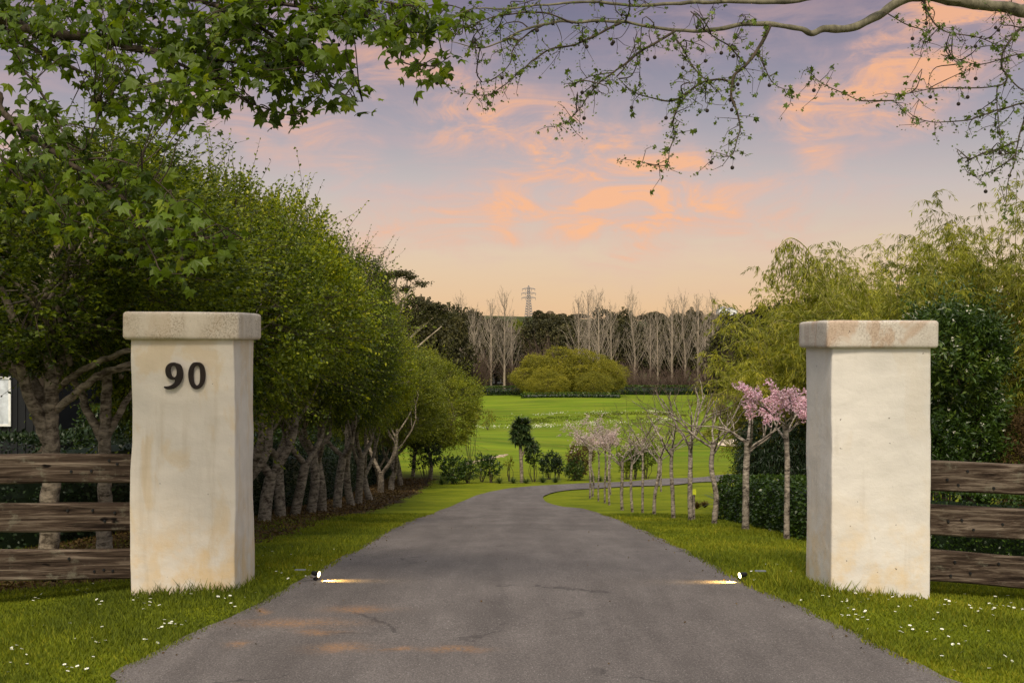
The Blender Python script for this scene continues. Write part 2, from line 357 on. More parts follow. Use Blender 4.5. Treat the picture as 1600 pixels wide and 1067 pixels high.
M = dict(
    lawn=mat_lawn(), asphalt=mat_asphalt(), rail=mat_rail(),
    shaftL=mat_plaster('cream_plaster', 1.7, (.65, .59, .50), (.60, .46, .27), .5),
    shaftR=mat_plaster('pale_plaster', 5.3, (.66, .62, .55), (.60, .51, .38), .25),
    capL=mat_plaster('speckled_cap', 2.2, (.60, .53, .43), (.48, .39, .28), .35, (.15, .10, .055), .6),
    capR=mat_plaster('streaked_cap', 9.1, (.58, .53, .45), (.44, .31, .21), .7, (.18, .12, .08), .45),
    bronze=plain('dark_bronze', (.020, .013, .010), .42, .6, .5, .3, 14),
    grass=leaf_mat('grass_blades', (.07, .095, .002), (.155, .19, .003), (.27, .25, .012), .3, .8),
    daisy=plain('daisy_petals', (.85, .83, .75), .7),
    alder=leaf_mat('row_leaves', (.030, .055, .003), (.185, .235, .006), (.46, .45, .018), .42, .5, .4),
    alder2=leaf_mat('row_leaves_pale', (.07, .095, .006), (.19, .22, .010), (.34, .33, .03), .35, .5),
    plane=leaf_mat('plane_leaves', (.030, .055, .003), (.105, .165, .004), (.23, .28, .010), .45, .5),
    bud=leaf_mat('young_leaves', (.06, .10, .012), (.13, .18, .02), (.22, .24, .04), .35, .5),
    hedge=leaf_mat('hedge_leaves', (.016, .036, .005), (.045, .085, .010), (.13, .17, .02), .15, .35),
    darkleaf=leaf_mat('dark_leaves', (.008, .018, .006), (.020, .040, .012), (.05, .075, .02), .15, .45),
    macro=leaf_mat('cypress_foliage', (.024, .024, .008), (.060, .056, .016), (.12, .105, .030), .1, .7),
    golden=leaf_mat('golden_foliage', (.10, .105, .008), (.27, .25, .018), (.42, .36, .03), .3, .6),
    bamboo=leaf_mat('bamboo_leaves', (.12, .14, .012), (.31, .32, .03), (.50, .46, .06), .4, .5),
    cane=bark_mat('bamboo_canes', (.20, .19, .05), (.46, .40, .16), 4, False),
    russet=leaf_mat('russet_foliage', (.05, .030, .010), (.11, .065, .020), (.18, .13, .04), .2, .8),
    tussock=leaf_mat('tussock_blades', (.025, .05, .012), (.06, .095, .02), (.12, .13, .04), .2, .5),
    cord=leaf_mat('sword_leaves', (.020, .042, .014), (.045, .075, .022), (.10, .13, .045), .15, .4),
    pink=leaf_mat('pink_blossom', (.54, .30, .50), (.72, .50, .68), (.82, .72, .82), .3, .7, .1),
    palepink=leaf_mat('pale_blossom', (.42, .32, .38), (.62, .50, .56), (.78, .72, .76), .3, .7, .1),
    white=leaf_mat('white_wildflowers', (.55, .55, .45), (.70, .68, .60), (.8, .8, .75), .2, .8, .1),
    barkRow=bark_mat('lichened_bark', (.055, .042, .029), (.34, .285, .21), 9, amt=(.40, .60)),
    barkCherry=bark_mat('cherry_bark', (.035, .026, .020), (.40, .34, .27), 9, amt=(.40, .60)),
    barkPlane=bark_mat('plane_bark', (.035, .032, .022), (.22, .20, .13), 8, False),
    barkDark=bark_mat('dark_twigs', (.018, .014, .010), (.085, .065, .045), 9, False),
    barkPop=bark_mat('pale_poplar_bark', (.16, .125, .09), (.44, .36, .27), 1.2, False),
    twigPop=bark_mat('taupe_twigs', (.15, .12, .09), (.42, .35, .27), 1.2, False),
    twigRed=bark_mat('reddish_twigs', (.045, .030, .022), (.15, .105, .080), 5, False),
    seed=plain('seed_ball', (.022, .016, .010), .9),
    black=plain('black_metal', (.012, .012, .013), .45, .3),
    steel=plain('grey_steel', (.23, .25, .27), .5, .6),
    cladding=plain('dark_cladding', (.008, .009, .011), .6, 0, .3, .2),
    roof=plain('pale_metal_roof', (.38, .42, .50), .35, .2),
    tan=plain('tan_wall', (.42, .32, .22), .8),
    white_paint=plain('white_paint', (.75, .75, .72), .5),
    sand=plain('pale_sand', (.62, .50, .36), .95, 0, .1, .15, 2),
    terracotta=plain('brown_brush', (.07, .045, .03), .9),
    yellow=plain('yellow_tag', (.55, .60, .03), .5),
)
def glass_mat():
    m, n = new_mat('window_glass')
    f = n.noise(n.add('ShaderNodeTexCoord').outputs['Object'], 5, 5)
    out(n, bsdf(n, (.02, .025, .03, 1), .06, f, .1, .01, .9)); return m
M['glass'] = glass_mat(); M['painted_reflection'] = plain('painted_reflection_glass', (.62, .66, .72), .25, .2, .8, .3)  # pale base colour stands in for bright sky reflected in the window
def lamp_mat():
    m, n = new_mat('lit_lens')
    e = n.add('ShaderNodeEmission', {0: (1, .78, .38, 1), 1: 14.0}).outputs[0]; out(n, e); return m
M['lens'] = lamp_mat()

# ------------------------------------------------------------------ the setting
def build_ground():
    xs = np.concatenate([-np.geomspace(1800, 9, 60), np.arange(-8.8, 8.81, .22), np.geomspace(9, 1800, 60)])
    ys = np.concatenate([np.arange(-60, -4, 4.), np.arange(-4, 50, .3), np.arange(50, 180, 2.), np.geomspace(180, 3900, 60)])
    X, Y = np.meshgrid(xs, ys); Z = G(X, Y)
    ed = np.minimum(seg_dist(X, Y, LEc), seg_dist(X, Y, REc)); ins = in_poly(X, Y, ROADPOLY)
    Z = Z-np.where(ins & (ed > .12), .03, 0)
    V = np.stack([X, Y, Z], -1).reshape(-1, 3); nx = len(xs); i = np.arange(len(ys)-1)[:, None]*nx; j = np.arange(nx-1)[None, :]
    F = np.stack([i+j, i+j+1, i+nx+j+1, i+nx+j], -1).reshape(-1, 4)
    tag(mk('ground', [(V, F)], M['lawn'], smooth=True), kind='structure')
build_ground()
def build_drive():
    L, R = LEc, REc; nw = 14; t = np.linspace(0, 1, nw+1)[None, :, None]
    P = L[:, None]*(1-t)+R[:, None]*t; Z = G(P[..., 0], P[..., 1])+ROAD_LIFT+.012*np.clip((P[..., 1]-12)/20, 0, 1)
    V = np.concatenate([P, Z[..., None]], -1).reshape(-1, 3); m = nw+1; i = np.arange(len(L)-1)[:, None]*m; j = np.arange(nw)[None, :]
    F = np.stack([i+j, i+j+1, i+m+j+1, i+m+j], -1).reshape(-1, 4)
    tag(mk('driveway', [(V, F)], M['asphalt'], smooth=True), kind='structure')
build_drive()
def patch(name, pts, mat, lift, kind, label=None):
    c = curve_pts(np.vstack([pts, pts[:1]]), 4)[:-1]; ctr = c.mean(0); rings = []
    for s in (1, .66, .33): q = ctr+(c-ctr)*s; rings.append(np.c_[q, G(q[:, 0], q[:, 1])+lift])
    m = len(c); V = np.vstack(rings+[[[*ctr, float(G(*ctr))+lift]]]); k = np.arange(m); k2 = (k+1) % m
    F = np.vstack([np.stack([k, k2, m+k2, m+k], -1), np.stack([m+k, m+k2, 2*m+k2, 2*m+k], -1)])
    T = np.stack([2*m+k, 2*m+k2, np.full(m, 3*m)], -1)
    o = mk(name, [(V, F), (V, T)], mat, smooth=True); tag(o, label, kind=kind); return o
_pts = np.array([hit(*p) for p in [(1120, 697), (1128, 690), (1150, 687), (1175, 688), (1178, 693), (1165, 698), (1140, 699)]])
patch('sand_ground', _pts, M['sand'], .05, 'structure')

# lawn blades near the camera; shorter and sparser further off
def build_grass():
    rng = np.random.default_rng(4); n = 620000
    y = 5.4+rng.random(n)**1.35*15.5; x = (rng.random(n)*2-1)*(y*.43+.3)
    ins = in_poly(x, y, ROADPOLY); ed = np.minimum(seg_dist(x, y, LEc[:140]), seg_dist(x, y, REc[:140]))
    ok = ~(ins & (ed > .02+.05*rng.random(n))) & ~((x > -2.58) & (x < -1.83) & (y > 8.62) & (y < 9.2)) & ~((x > 2.13) & (x < 2.82) & (y > 8.64) & (y < 9.3))
    mul = (x < -2.55) & (y > 9.5) & (rng.random(n) > .12); ok &= ~mul
    x, y = x[ok], y[ok]; n = len(x); z = G(x, y)-.004
    h = (.020+.022*rng.random(n))*(1+.5*np.sin(x*3.1+y*1.7)*np.sin(y*2.3))
    tuft = (np.abs(y-8.6) < .10) & (np.abs(np.abs(x)-2.3) < .5) | ((y > 8.6) & (y < 9.3) & (np.abs(np.abs(x)-1.86) < .07)); h = np.where(tuft, h*(1.3+1.2*rng.random(n)**3), h)
    h = np.where(np.abs(ed[ok]) < .07, h*1.15, h)
    a = rng.random(n)*2*np.pi; w = (.0030+.0026*rng.random(n))*(1+(y-5)*.09)
    lean = h*(.25+.7*rng.random(n)); b = rng.random(n)*2*np.pi
    P = np.stack([x, y, z], 1); S = np.stack([np.cos(a), np.sin(a), 0*a], 1)*w[:, None]
    T = P+np.stack([np.cos(b)*lean, np.sin(b)*lean, h], 1)
    V = np.stack([P-S, P+S, T], 1).reshape(-1, 3); F = np.arange(3*n).reshape(-1, 3)
    v = np.array([mn.noise(Vector((X*.9, Y*.9, 0))) for X, Y in zip(x[::40], y[::40])]); v = np.repeat(v, 40)[:n] if len(v)*40 >= n else np.resize(v, n)
    v = np.clip(.42+.25*np.sin(x*1.3+1.5*np.sin(y*.9))*np.sin(y*1.1+x*.4)+rng.normal(0, .2, n), 0, 1)
    tag(mk('lawn_grass', [(V, F, v)], M['grass']), 'short green mown grass on the verges beside the drive', kind='stuff')
build_grass()
def litter():
    """dry leaf crumbs lying along the asphalt edges"""
    rng = np.random.default_rng(8); P = []
    for L, s in ((LEc[:120], 1), (REc[:120], -1)):
        seg = L[1:]-L[:-1]; ln = np.hypot(*seg.T); cum = np.cumsum(ln)/ln.sum()
        for _ in range(700):
            i = int(np.searchsorted(cum, rng.random())); p = L[i]+seg[i]*rng.random()
            x = p[0]+s*abs(rng.normal(0, .09)); y = p[1]+rng.normal(0, .05); P.append((x, y, float(G(x, y))+.020))
    for _ in range(70):
        y = 5.5+rng.random()*14; x = rng.uniform(-1.4, 1.5); P.append((x, y, float(G(x, y))+.020))
    P = np.array(P); D = unit(rng, len(P)); D[:, 2] *= .15
    tag(mk('leaf_litter', [leaves(P, D, rng.uniform(.006, .020, len(P)), .7, rng)], M['russet']), 'dry brown leaf crumbs along the edges of the drive', kind='stuff')
litter()
def mulch_litter():
    rng = np.random.default_rng(18); n = 26000
    y = 9.6+rng.random(n)**1.2*32; x = -2.55-rng.random(n)**.8*2.3+rng.normal(0, .12, n)
    P = np.stack([x, y, G(x, y)+.012], 1); D = unit(rng, n); D[:, 2] *= .3
    tag(mk('dead_leaves', [leaves(P, D, rng.uniform(.02, .05, n)*(1+y*.02), .6, rng, .45)], M['russet']), 'brown dead leaves and bark mulch under the tree row', kind='stuff')
mulch_litter()

def build_daisies():
    rng = np.random.default_rng(21)
    k = 9; th = np.arange(k)*2*np.pi/k; ch = [(*tube([(0, 0, 0), (.003, 0, .018), (.002, .001, .034)], .0013, 3), .5, 1)]
    for t in th:
        d = np.array([math.cos(t), math.sin(t), .22]); s = np.array([-math.sin(t), math.cos(t), 0])*.0042; o = np.array([.002, .001, .034])
        ch.append((np.array([o, o+d*.008+s, o+d*.0135, o+d*.008-s]), [(0, 1, 2, 3)], .5, 0))
    c = np.array([[math.cos(a)*.004+.002, math.sin(a)*.004+.001, .0365] for a in th]); ch.append((c, [tuple(range(k))], .5, 2))
    proto = mk('daisy', ch, [M['daisy'], M['grass'], M['yellow']])
    clusters = {-1: [(55, 935), (135, 930), (165, 935), (80, 985), (170, 930), (260, 980), (285, 975), (230, 945), (355, 920), (350, 940), (120, 1050), (60, 965), (300, 935), (440, 868), (420, 885), (475, 895), (465, 905), (30, 1020), (150, 1010), (250, 1010), (515, 860)],
                1: [(1225, 885), (1285, 930), (1330, 940), (1355, 935), (1390, 940), (1470, 945), (1480, 935), (1560, 945), (1590, 955), (1420, 990), (1470, 997), (1500, 1003), (1255, 935), (1585, 1028), (1340, 965), (1195, 905), (1240, 900), (1545, 955)]}
    first = True
    for side, cl in clusters.items():
        for i in range(150):
            if rng.random() < .75: cx, cy = cl[rng.integers(len(cl))]; px, py = cx+rng.normal(0, 17), cy+rng.normal(0, 6)
            else: px, py = (rng.uniform(0, 420), rng.uniform(915, 1060)) if side < 0 else (rng.uniform(1180, 1600), rng.uniform(880, 1060))
            if py > 1064: continue
            x, y = hit(px, py)
            if in_poly(np.array([x]), np.array([y]), ROADPOLY)[0] or y > 15 or (8.5 < y < 9.3 and 1.75 < abs(x) < 2.9): continue
            o = proto if first else link(proto.copy()); first = False
            o.location = (x, y, float(G(x, y))-.002); s = rng.uniform(.5, .95); o.scale = (s, s, s)
            o.rotation_euler = (rng.normal(0, .25), rng.normal(0, .25), rng.random()*6)
            tag(o, 'tiny white daisy in the grass by the pillar numbered 90' if side < 0 else 'tiny white daisy in the grass by the pillar without a number', 'daisy',
                'daisies in the left verge' if side < 0 else 'daisies in the right verge')
build_daisies()

# ------------------------------------------------------------------ gate pillars
def rounded_prism(hw, hd, z0, z1, r, edge, seed, amp, taper=0.0, n_side=9, nz=30):
    """plastered block: rounded plan, softened top and bottom arrises, slightly uneven faces"""
    ring = []
    for cx, cy, a0 in ((1, -1, -90), (1, 1, 0), (-1, 1, 90), (-1, -1, 180)):
        for k in range(5):
            a = math.radians(a0+k*22.5); ring.append((cx*(hw-r)+r*math.cos(a), cy*(hd-r)+r*math.sin(a)))
        nx, ny = ring[-1]; a1 = {(1, -1): (hw, hd-r), (1, 1): (-hw+r, hd), (-1, 1): (-hw, -hd+r), (-1, -1): (hw-r, -hd)}[(cx, cy)]
        for k in range(1, n_side): t = k/n_side; ring.append((nx+(a1[0]-nx)*t, ny+(a1[1]-ny)*t))
    ring = np.array(ring); m = len(ring)
    prof = [(z0, edge)]+[(z0+edge*(1-math.cos(a)), edge*(1-math.sin(a))) for a in np.linspace(.3, math.pi/2, 4)]
    prof += [(z0+edge+(z1-z0-2*edge)*t, 0.0) for t in np.linspace(0, 1, nz)[1:-1]]
    prof += [(z1-edge*(1-math.cos(a)), edge*(1-math.sin(a))) for a in np.linspace(math.pi/2, .0, 5)]
    prof += [(z1+.001, .10), (z1+.002, .20), (z1+.002, min(hw, hd)*.9)]
    V = []
    for z, ins in prof:
        t = (z-z0)/(z1-z0); s = 1-taper*t
        for x, y in ring:
            fx = x*(hw-ins)/hw*s; fy = y*(hd-ins)/hd*s
            d = mn.noise_vector(Vector((fx*1.9+seed, fy*1.9, z*1.9)))*amp+mn.noise_vector(Vector((fx*7+seed, fy*7, z*7)))*amp*.3
            V.append((fx+d[0], fy+d[1], z+d[2]*(.9 if t > .02 else 0)))
    V = np.array(V); n = len(prof); i = np.arange(n-1)[:, None]*m; j = np.arange(m)[None, :]; k = (j+1) % m
    F = np.stack([i+j, i+k, i+m+k, i+m+j], -1).reshape(-1, 4); b = list(range(m))[::-1]; tp = [(n-1)*m+q for q in range(m)]
    return [(V, F), (V[:m], [b]), (V, [tp])]
PL = empty('gate_pillar', (-2.205, 8.58+.31, -.01), math.radians(-.5))
tag(PL, 'cream plastered gate pillar bearing the bronze number 90', 'gate pillar', 'square plastered pillars either side of the drive')
mk('shaft', rounded_prism(.352, .31, -.15, 1.685, .012, .01, 1.0, .012, .012), M['shaftL'], PL, True)
mk('cap', rounded_prism(.392, .35, 1.672, 1.858, .022, .022, 4.0, .007, 0, 9, 8), M['capL'], PL, True)
PR = empty('gate_pillar', (2.475, 8.6+.35, -.04), math.radians(1.0))
tag(PR, 'paler plastered gate pillar without a number, right of the drive', 'gate pillar', 'square plastered pillars either side of the drive')
mk('shaft', rounded_prism(.335, .345, -.15, 1.66, .012, .01, 7.0, .010, .006), M['shaftR'], PR, True)
mk('cap', rounded_prism(.378, .385, 1.645, 1.832, .022, .022, 12.0, .007, 0, 9, 8), M['capR'], PR, True)

def numeral(name, outer, inner, parent, loc):
    cu = bpy.data.curves.new(name, 'CURVE'); cu.dimensions = '2D'; cu.fill_mode = 'BOTH'; cu.extrude = .006; cu.bevel_depth = .004; cu.offset = -.0065; cu.bevel_resolution = 3
    for pts in (outer, inner):
        sp = cu.splines.new('POLY'); sp.points.add(len(pts)-1); sp.use_cyclic_u = True
        for q, (x, y) in zip(sp.points, pts): q.co = (x, y, 0, 1)
    tmp = bpy.data.objects.new('tmp', cu); COL.objects.link(tmp)
    me = bpy.data.meshes.new_from_object(tmp.evaluated_get(bpy.context.evaluated_depsgraph_get())); bpy.data.objects.remove(tmp)
    me.name = name; me.materials.clear(); me.materials.append(M['bronze'])
    o = bpy.data.objects.new(name, me); o.location = loc; o.rotation_euler = (math.pi/2, 0, 0); return link(o, parent)
def num_pts(lst, k=6):
    """trace of a numeral in enlarged-photo units, to metres round its centre line"""
    c = curve_pts(np.array(lst+[lst[0]], float), k)[:-1]
    return [((x-735)/6.667/FPX*8.57, (712-y)/6.667/FPX*8.57) for x, y in c]
nine_o = [(618, 569), (572, 577), (533, 612), (521, 665), (535, 718), (572, 752), (608, 758), (622, 760), (612, 785), (585, 806), (548, 818), (514, 820), (507, 836), (530, 853), (575, 858), (630, 842), (678, 800), (706, 745), (713, 690), (706, 635), (680, 592)]
nine_i = [(608, 612), (590, 625), (582, 655), (588, 690), (604, 716), (622, 722), (636, 705), (640, 672), (634, 638), (622, 615)]
zero_o = [(853, 567), (812, 575), (780, 612), (762, 668), (760, 715), (770, 775), (795, 828), (830, 854), (862, 855), (905, 830), (935, 780), (946, 715), (942, 655), (925, 605), (893, 574)]
zero_i = [(852, 610), (832, 625), (823, 670), (822, 725), (830, 780), (846, 806), (862, 806), (877, 785), (883, 740), (883, 680), (877, 632), (865, 613)]
_nz = CAMZ+(CY-(480+712/6.667))/FPX*8.57; _nx = (180+735/6.667-CX)/FPX*8.57
NUM = empty('house_number', (_nx, 8.566, _nz)); tag(NUM, 'dark bronze numerals 90 on the front face of the cream pillar', 'house number')
numeral('numeral', num_pts(nine_o), num_pts(nine_i), NUM, (0, 0, 0))['label'] = 'bronze figure 9'
numeral('numeral', num_pts(zero_o), num_pts(zero_i), NUM, (0, 0, 0))['label'] = 'bronze figure 0'

# ------------------------------------------------------------------ rail fences of old sleepers
def rail_chunks(p0, p1, h, th, seed):
    p0, p1 = np.array(p0, float), np.array(p1, float); L = np.linalg.norm(p1-p0); n = max(8, int(L/.06)); d = (p1-p0)/L
    s = np.array([d[1], -d[0], 0]); s /= np.linalg.norm(s); u = np.array([0, 0, 1.]); rows = []
    c = .012; prof = [(-th/2+c, -h/2), (th/2-c, -h/2), (th/2, -h/2+c), (th/2, -h/6), (th/2, h/6), (th/2, h/2-c), (th/2-c, h/2), (-th/2+c, h/2), (-th/2, h/2-c), (-th/2, h/6), (-th/2, -h/6), (-th/2, -h/2+c)]
    for i in range(n+1):
        c0 = p0+d*L*i/n
        for a, b in prof:
            k = mn.noise(Vector((i*.12+seed, a*20, b*9)))*.007; w = mn.noise(Vector((i*.05+seed*3, 0, 1)))*.010
            rows.append(c0+s*(a+k*np.sign(a))+u*(b+w+k*.8*np.sign(b)))
    V = np.array(rows); m = len(prof); i = np.arange(n)[:, None]*m; j = np.arange(m)[None, :]; k = (j+1) % m
    F = np.stack([i+j, i+k, i+m+k, i+m+j], -1).reshape(-1, 4)
    return [(V, F), (V, [list(range(m))[::-1]]), (V, [[n*m+q for q in range(m)]])]
def rail_fence(label, rows, xpost, back):
    """rows: per rail (px0, y-top, y-bottom, depth) at its two ends"""
    o = empty('rail_fence', xpost); tag(o, label, 'fence', 'timber rail fences joining the pillars')
    for i, (a, b) in enumerate(rows):
        pa = at(a[0], (a[1]+a[2])/2, a[3]); pb = at(b[0], (b[1]+b[2])/2, b[3]); h = abs(a[2]-a[1])/FPX*a[3]
        ck = rail_chunks(pa-np.array(xpost), pb-np.array(xpost), h, .065, i*5.3+xpost[0]); rb = np.random.default_rng(i+int(xpost[0]*10)+50)
        for q in range(5):
            t = [.05, .035, .075, .12, .5][q]+rb.uniform(-.008, .008); c = (pa+(pb-pa)*t)-np.array(xpost)+[0, 0, rb.uniform(-.3, .3)*h]
            v, f = tube([c+[0, -.043, 0], c+[0, -.030, 0]], [.0085, .010], 8); ck.append((v, f, .5, 1)); ck.append((v, [list(range(8))], .5, 1))
        r = mk('rail', ck, [M['rail'], M['black']], o, False)
        r['label'] = ['topmost rail', 'middle rail', 'lowest rail'][i]
    for off in back:
        gz = float(G(xpost[0]+off[0], xpost[1]+off[1]))-xpost[2]
        mk('post', [box(off[0]-.07, off[0]+.07, off[1]-.06, off[1]+.06, gz-.3, gz+1.15)], M['rail'], o)
    return o
rail_fence('dark weathered three rail fence meeting the pillar numbered 90',
           [((212, 709, 754, 8.80), (-620, 714, 757, 8.7)), ((212, 784.5, 829, 8.80), (-620, 789, 834, 8.7)), ((212, 856, 903, 8.80), (-620, 865, 913, 8.7))],
           (-4.2, 8.85, 0.0), [(0, .11), (1.72, .12)])
rail_fence('brown weathered three rail fence meeting the pillar without a number',
           [((1448, 719, 766, 8.85), (2400, 762, 811, 8.35)), ((1448, 786, 833, 8.85), (2400, 838, 889, 8.35)), ((1448, 857, 906, 8.85), (2400, 932, 984, 8.35))],
           (4.2, 8.75, 0.0), [(0, .22), (-1.52, .30)])

# ------------------------------------------------------------------ drive lights
def drive_light(px, py, side, label):
    x, y = hit(px, py+6); z = float(G(x, y)); o = empty('drive_light', (x, y, z)); tag(o, label, 'garden light', 'small lit spotlights at the edges of the drive')
    d = np.array([side, -.34, -.14]); d /= np.linalg.norm(d)
    mk('spike', tubes([([(0, 0, -.10), (0, 0, .035)], [.006, .008])], 8)+tubes([([(0, 0, .018), (0, 0, .03)], .018)], 10), M['black'], o)
    c = np.array([0, 0, .060])
    mk('housing', tubes([([c-d*.030, c-d*.027, c-d*.01, c+d*.022, c+d*.026], [.008, .013, .017, .020, .0215])], 16)+[
        (*(tube([c-d*.030, c-d*.031], [.008, .0005], 16)), .5, 0)], M['black'], o, True)
    q = c+d*.0255; s = np.cross(d, [0, 0, 1.]); s /= np.linalg.norm(s); u = np.cross(s, d)
    ring = np.array([q+(s*math.cos(a)+u*math.sin(a))*.020+d*.0015 for a in np.linspace(0, 2*math.pi, 20, endpoint=False)])
    V = np.vstack([ring, [q+d*.006]]); k = np.arange(20)
    mk('lens', [(V, np.stack([k, (k+1) % 20, np.full(20, 20)], -1))], M['lens'], o, True)
    mk('bracket', [box(-side*.115-.03, -side*.115+.045, -.012, .02, .083, .089)], M['steel'], o)
    l = bpy.data.lights.new('lamp_beam', 'SPOT'); lo = bpy.data.objects.new('lamp_beam', l)
    l.energy = 42.0; l.color = (1.0, .60, .15); l.spot_size = math.radians(75); l.spot_blend = .8; l.shadow_soft_size = .02
    lo.location = tuple(c+d*.05); link(lo, o); lo.rotation_euler = Vector((side, -.05, -.75)).to_track_quat('-Z', 'Y').to_euler()
drive_light(493, 903, 1, 'small black spotlight lit on the verge beside the numbered pillar')
drive_light(1161, 905, -1, 'small black spotlight lit on the verge nearer the unnumbered pillar')

# ------------------------------------------------------------------ vegetation makers
def crown_cloud(seed, R, nl, ns, lps, leaf, slen, up=.35, w=.55, low=-.75, droop=.15, inner=.25, hang=0.0, lobe=(.36, .52), pos=.62, val=.42, jag=0.0):
    """foliage as many shoots on lumpy lobes; returns leaf chunk, lobe centres"""
    rng = np.random.default_rng(seed); R = np.array(R, float); mR = R.mean()
    C = unit(rng, nl); C[:, 2] = np.where(C[:, 2] < low, -C[:, 2], C[:, 2]); C = C*R*rng.uniform(pos*.75, pos*1.1, (nl, 1)); r = rng.uniform(*lobe, nl)*mR
    C = np.vstack([C, [[0, 0, 0]]]); r = np.append(r, mR*.5)
    P, D, VV = [], [], []; need = ns
    while need > 0:
        k = rng.integers(len(C), size=need*2); d = unit(rng, need*2); p = C[k]+d*r[k][:, None]*rng.uniform(.8, 1.04, (need*2, 1))
        dd = np.linalg.norm(p[:, None]-C[None], axis=2)/r[None]; dd[np.arange(len(k)), k] = 9
        ok = (dd.min(1) > .9) | (rng.random(len(k)) < inner*.35); ok &= p[:, 2] > low*R[2]
        p, d, k = p[ok][:need], d[ok][:need], k[ok][:need]
        P.append(p); D.append(d); VV.append(rng.normal(0, .10, len(p))+(k*7919 % 13)/13*.22-.11); need -= len(p)
    P = np.vstack(P); D = np.vstack(D); VV = np.concatenate(VV)
    out_ = P/R; out_ /= np.linalg.norm(out_, axis=1)[:, None]
    D = D*.5+out_*.5+np.array([0, 0, up])+rng.normal(0, .35, D.shape); D /= np.linalg.norm(D, axis=1)[:, None]
    L = slen*rng.uniform(.5, 1.2, len(P))*(1+jag*(rng.random(len(P)) > .93)*2.2)
    t = np.tile(np.linspace(.1, 1, lps), len(P)); i = np.repeat(np.arange(len(P)), lps)
    Q = P[i]+D[i]*(L[i]*t)[:, None]+np.array([0, 0, -1.])*(hang*L[i]*t*t)[:, None]
    LD = D[i]*.6+unit(rng, len(i))*.8+np.array([0, 0, -hang])
    return leaves(Q, LD, leaf*rng.uniform(.6, 1.15, len(i)), w, rng, np.clip(val+VV[i], 0, 1), 0, droop), C, (P, D, L)
def limb(p0, p1, r0, r1, rng, bow=.12, k=5, sag=0.0):
    p0, p1 = np.array(p0, float), np.array(p1, float); L = np.linalg.norm(p1-p0); t = np.linspace(0, 1, k+1)[:, None]
    off = rng.normal(0, bow*L, 3); off[2] = abs(off[2])*.3
    P = p0+(p1-p0)*t+np.sin(np.pi*t)*off+rng.normal(0, .015*L, (k+1, 3))*np.sin(np.pi*t)
    return P, np.linspace(r0, r1, k+1)
def copy_tree(o, parent=None):
    c = link(o.copy(), parent)
    for ch in list(o.children): copy_tree(ch, c)
    return c

# ------------------------------------------------------------------ row of trees left of the drive
def row_crown(seed, mat, name='crown'):
    ch, C, sh = crown_cloud(seed, (1.25, 1.32, 1.40), 26, 5600, 15, .054, .30, .45, .58, -1.0, .15, .16, lobe=(.24, .50), pos=.80, jag=.9)
    rng = np.random.default_rng(seed+50); idx = np.argsort(-sh[2])[:520]
    tw = [(np.array([sh[0][i]*.72, sh[0][i], sh[0][i]+sh[1][i]*sh[2][i]]), [.006, .004, .0015]) for i in idx]
    o = mk(name, [ch]+tubes(tw, 3, .5, 1), [mat, M['barkDark']]); return o, C
CROWNS = [row_crown(s, M['alder']) for s in (3, 14, 27)]
CROWNP = [row_crown(s, M['alder2']) for s in (31, 48)]
_used = set()
def row_trunk(seed, lobes, s, parent, cz, r0=.095, fork=None, nf=None, lean=0.0):
    rng = np.random.default_rng(seed); fork = fork or rng.uniform(.45, 1.1); nf = nf or rng.integers(2, 4); ts = []
    a = rng.random()*6.28; ln = np.array([math.cos(a)*.08+lean, math.sin(a)*.10, 0]); f = np.array([0, 0, fork])+ln
    P = curve_pts([(0, 0, -.12), (0, 0, .03), (*(ln[:2]*.5+rng.normal(0, .02, 2)), fork*.5), f], 4)
    ts.append((P, r0*np.interp(np.linspace(0, 1, len(P)), [0, .12, .3, 1], [1.55, 1.25, 1.0, .86]), 10))
    tips = []
    for k in range(nf):
        b = a+k*6.283/nf+rng.normal(0, .4); sp = rng.uniform(.25, .5); h = rng.uniform(1.5, 2.1)
        q = f+np.array([math.cos(b)*sp, math.sin(b)*sp, h-fork]); g = f-np.array([0, 0, .06])
        m = (g+q)/2+np.array([math.cos(b)*.16, math.sin(b)*.16, -.05])
        P = curve_pts([g, m, q], 5); ts.append((P, np.linspace(r0*.78/math.sqrt(nf)*1.25, r0*.38, len(P)), 8)); tips.append(P)
    for c in lobes:
        e = np.array([c[0]*s, c[1]*s, cz+c[2]*s]); P = tips[rng.integers(len(tips))]; i = rng.integers(len(P)//2, len(P)); g = P[i]
        Q, R = limb(g, e, .026, .008, rng, .10); ts.append((Q, R, 5))
        for _ in range(3):
            Q2, R2 = limb(Q[rng.integers(2, 5)], e+unit(rng, 1)[0]*.45*s, .010, .003, rng, .15, 3); ts.append((Q2, R2, 4))
    return mk('trunk', [(*tube(p, r, n), .5, 0) for p, r, n in ts], M['barkRow'], parent, True)
_ord = ['first', 'second', 'third', 'fourth', 'fifth', 'sixth', 'seventh', 'eighth', 'ninth', 'tenth', 'eleventh', 'twelfth', 'thirteenth', 'fourteenth', 'fifteenth', 'sixteenth', 'seventeenth', 'eighteenth']
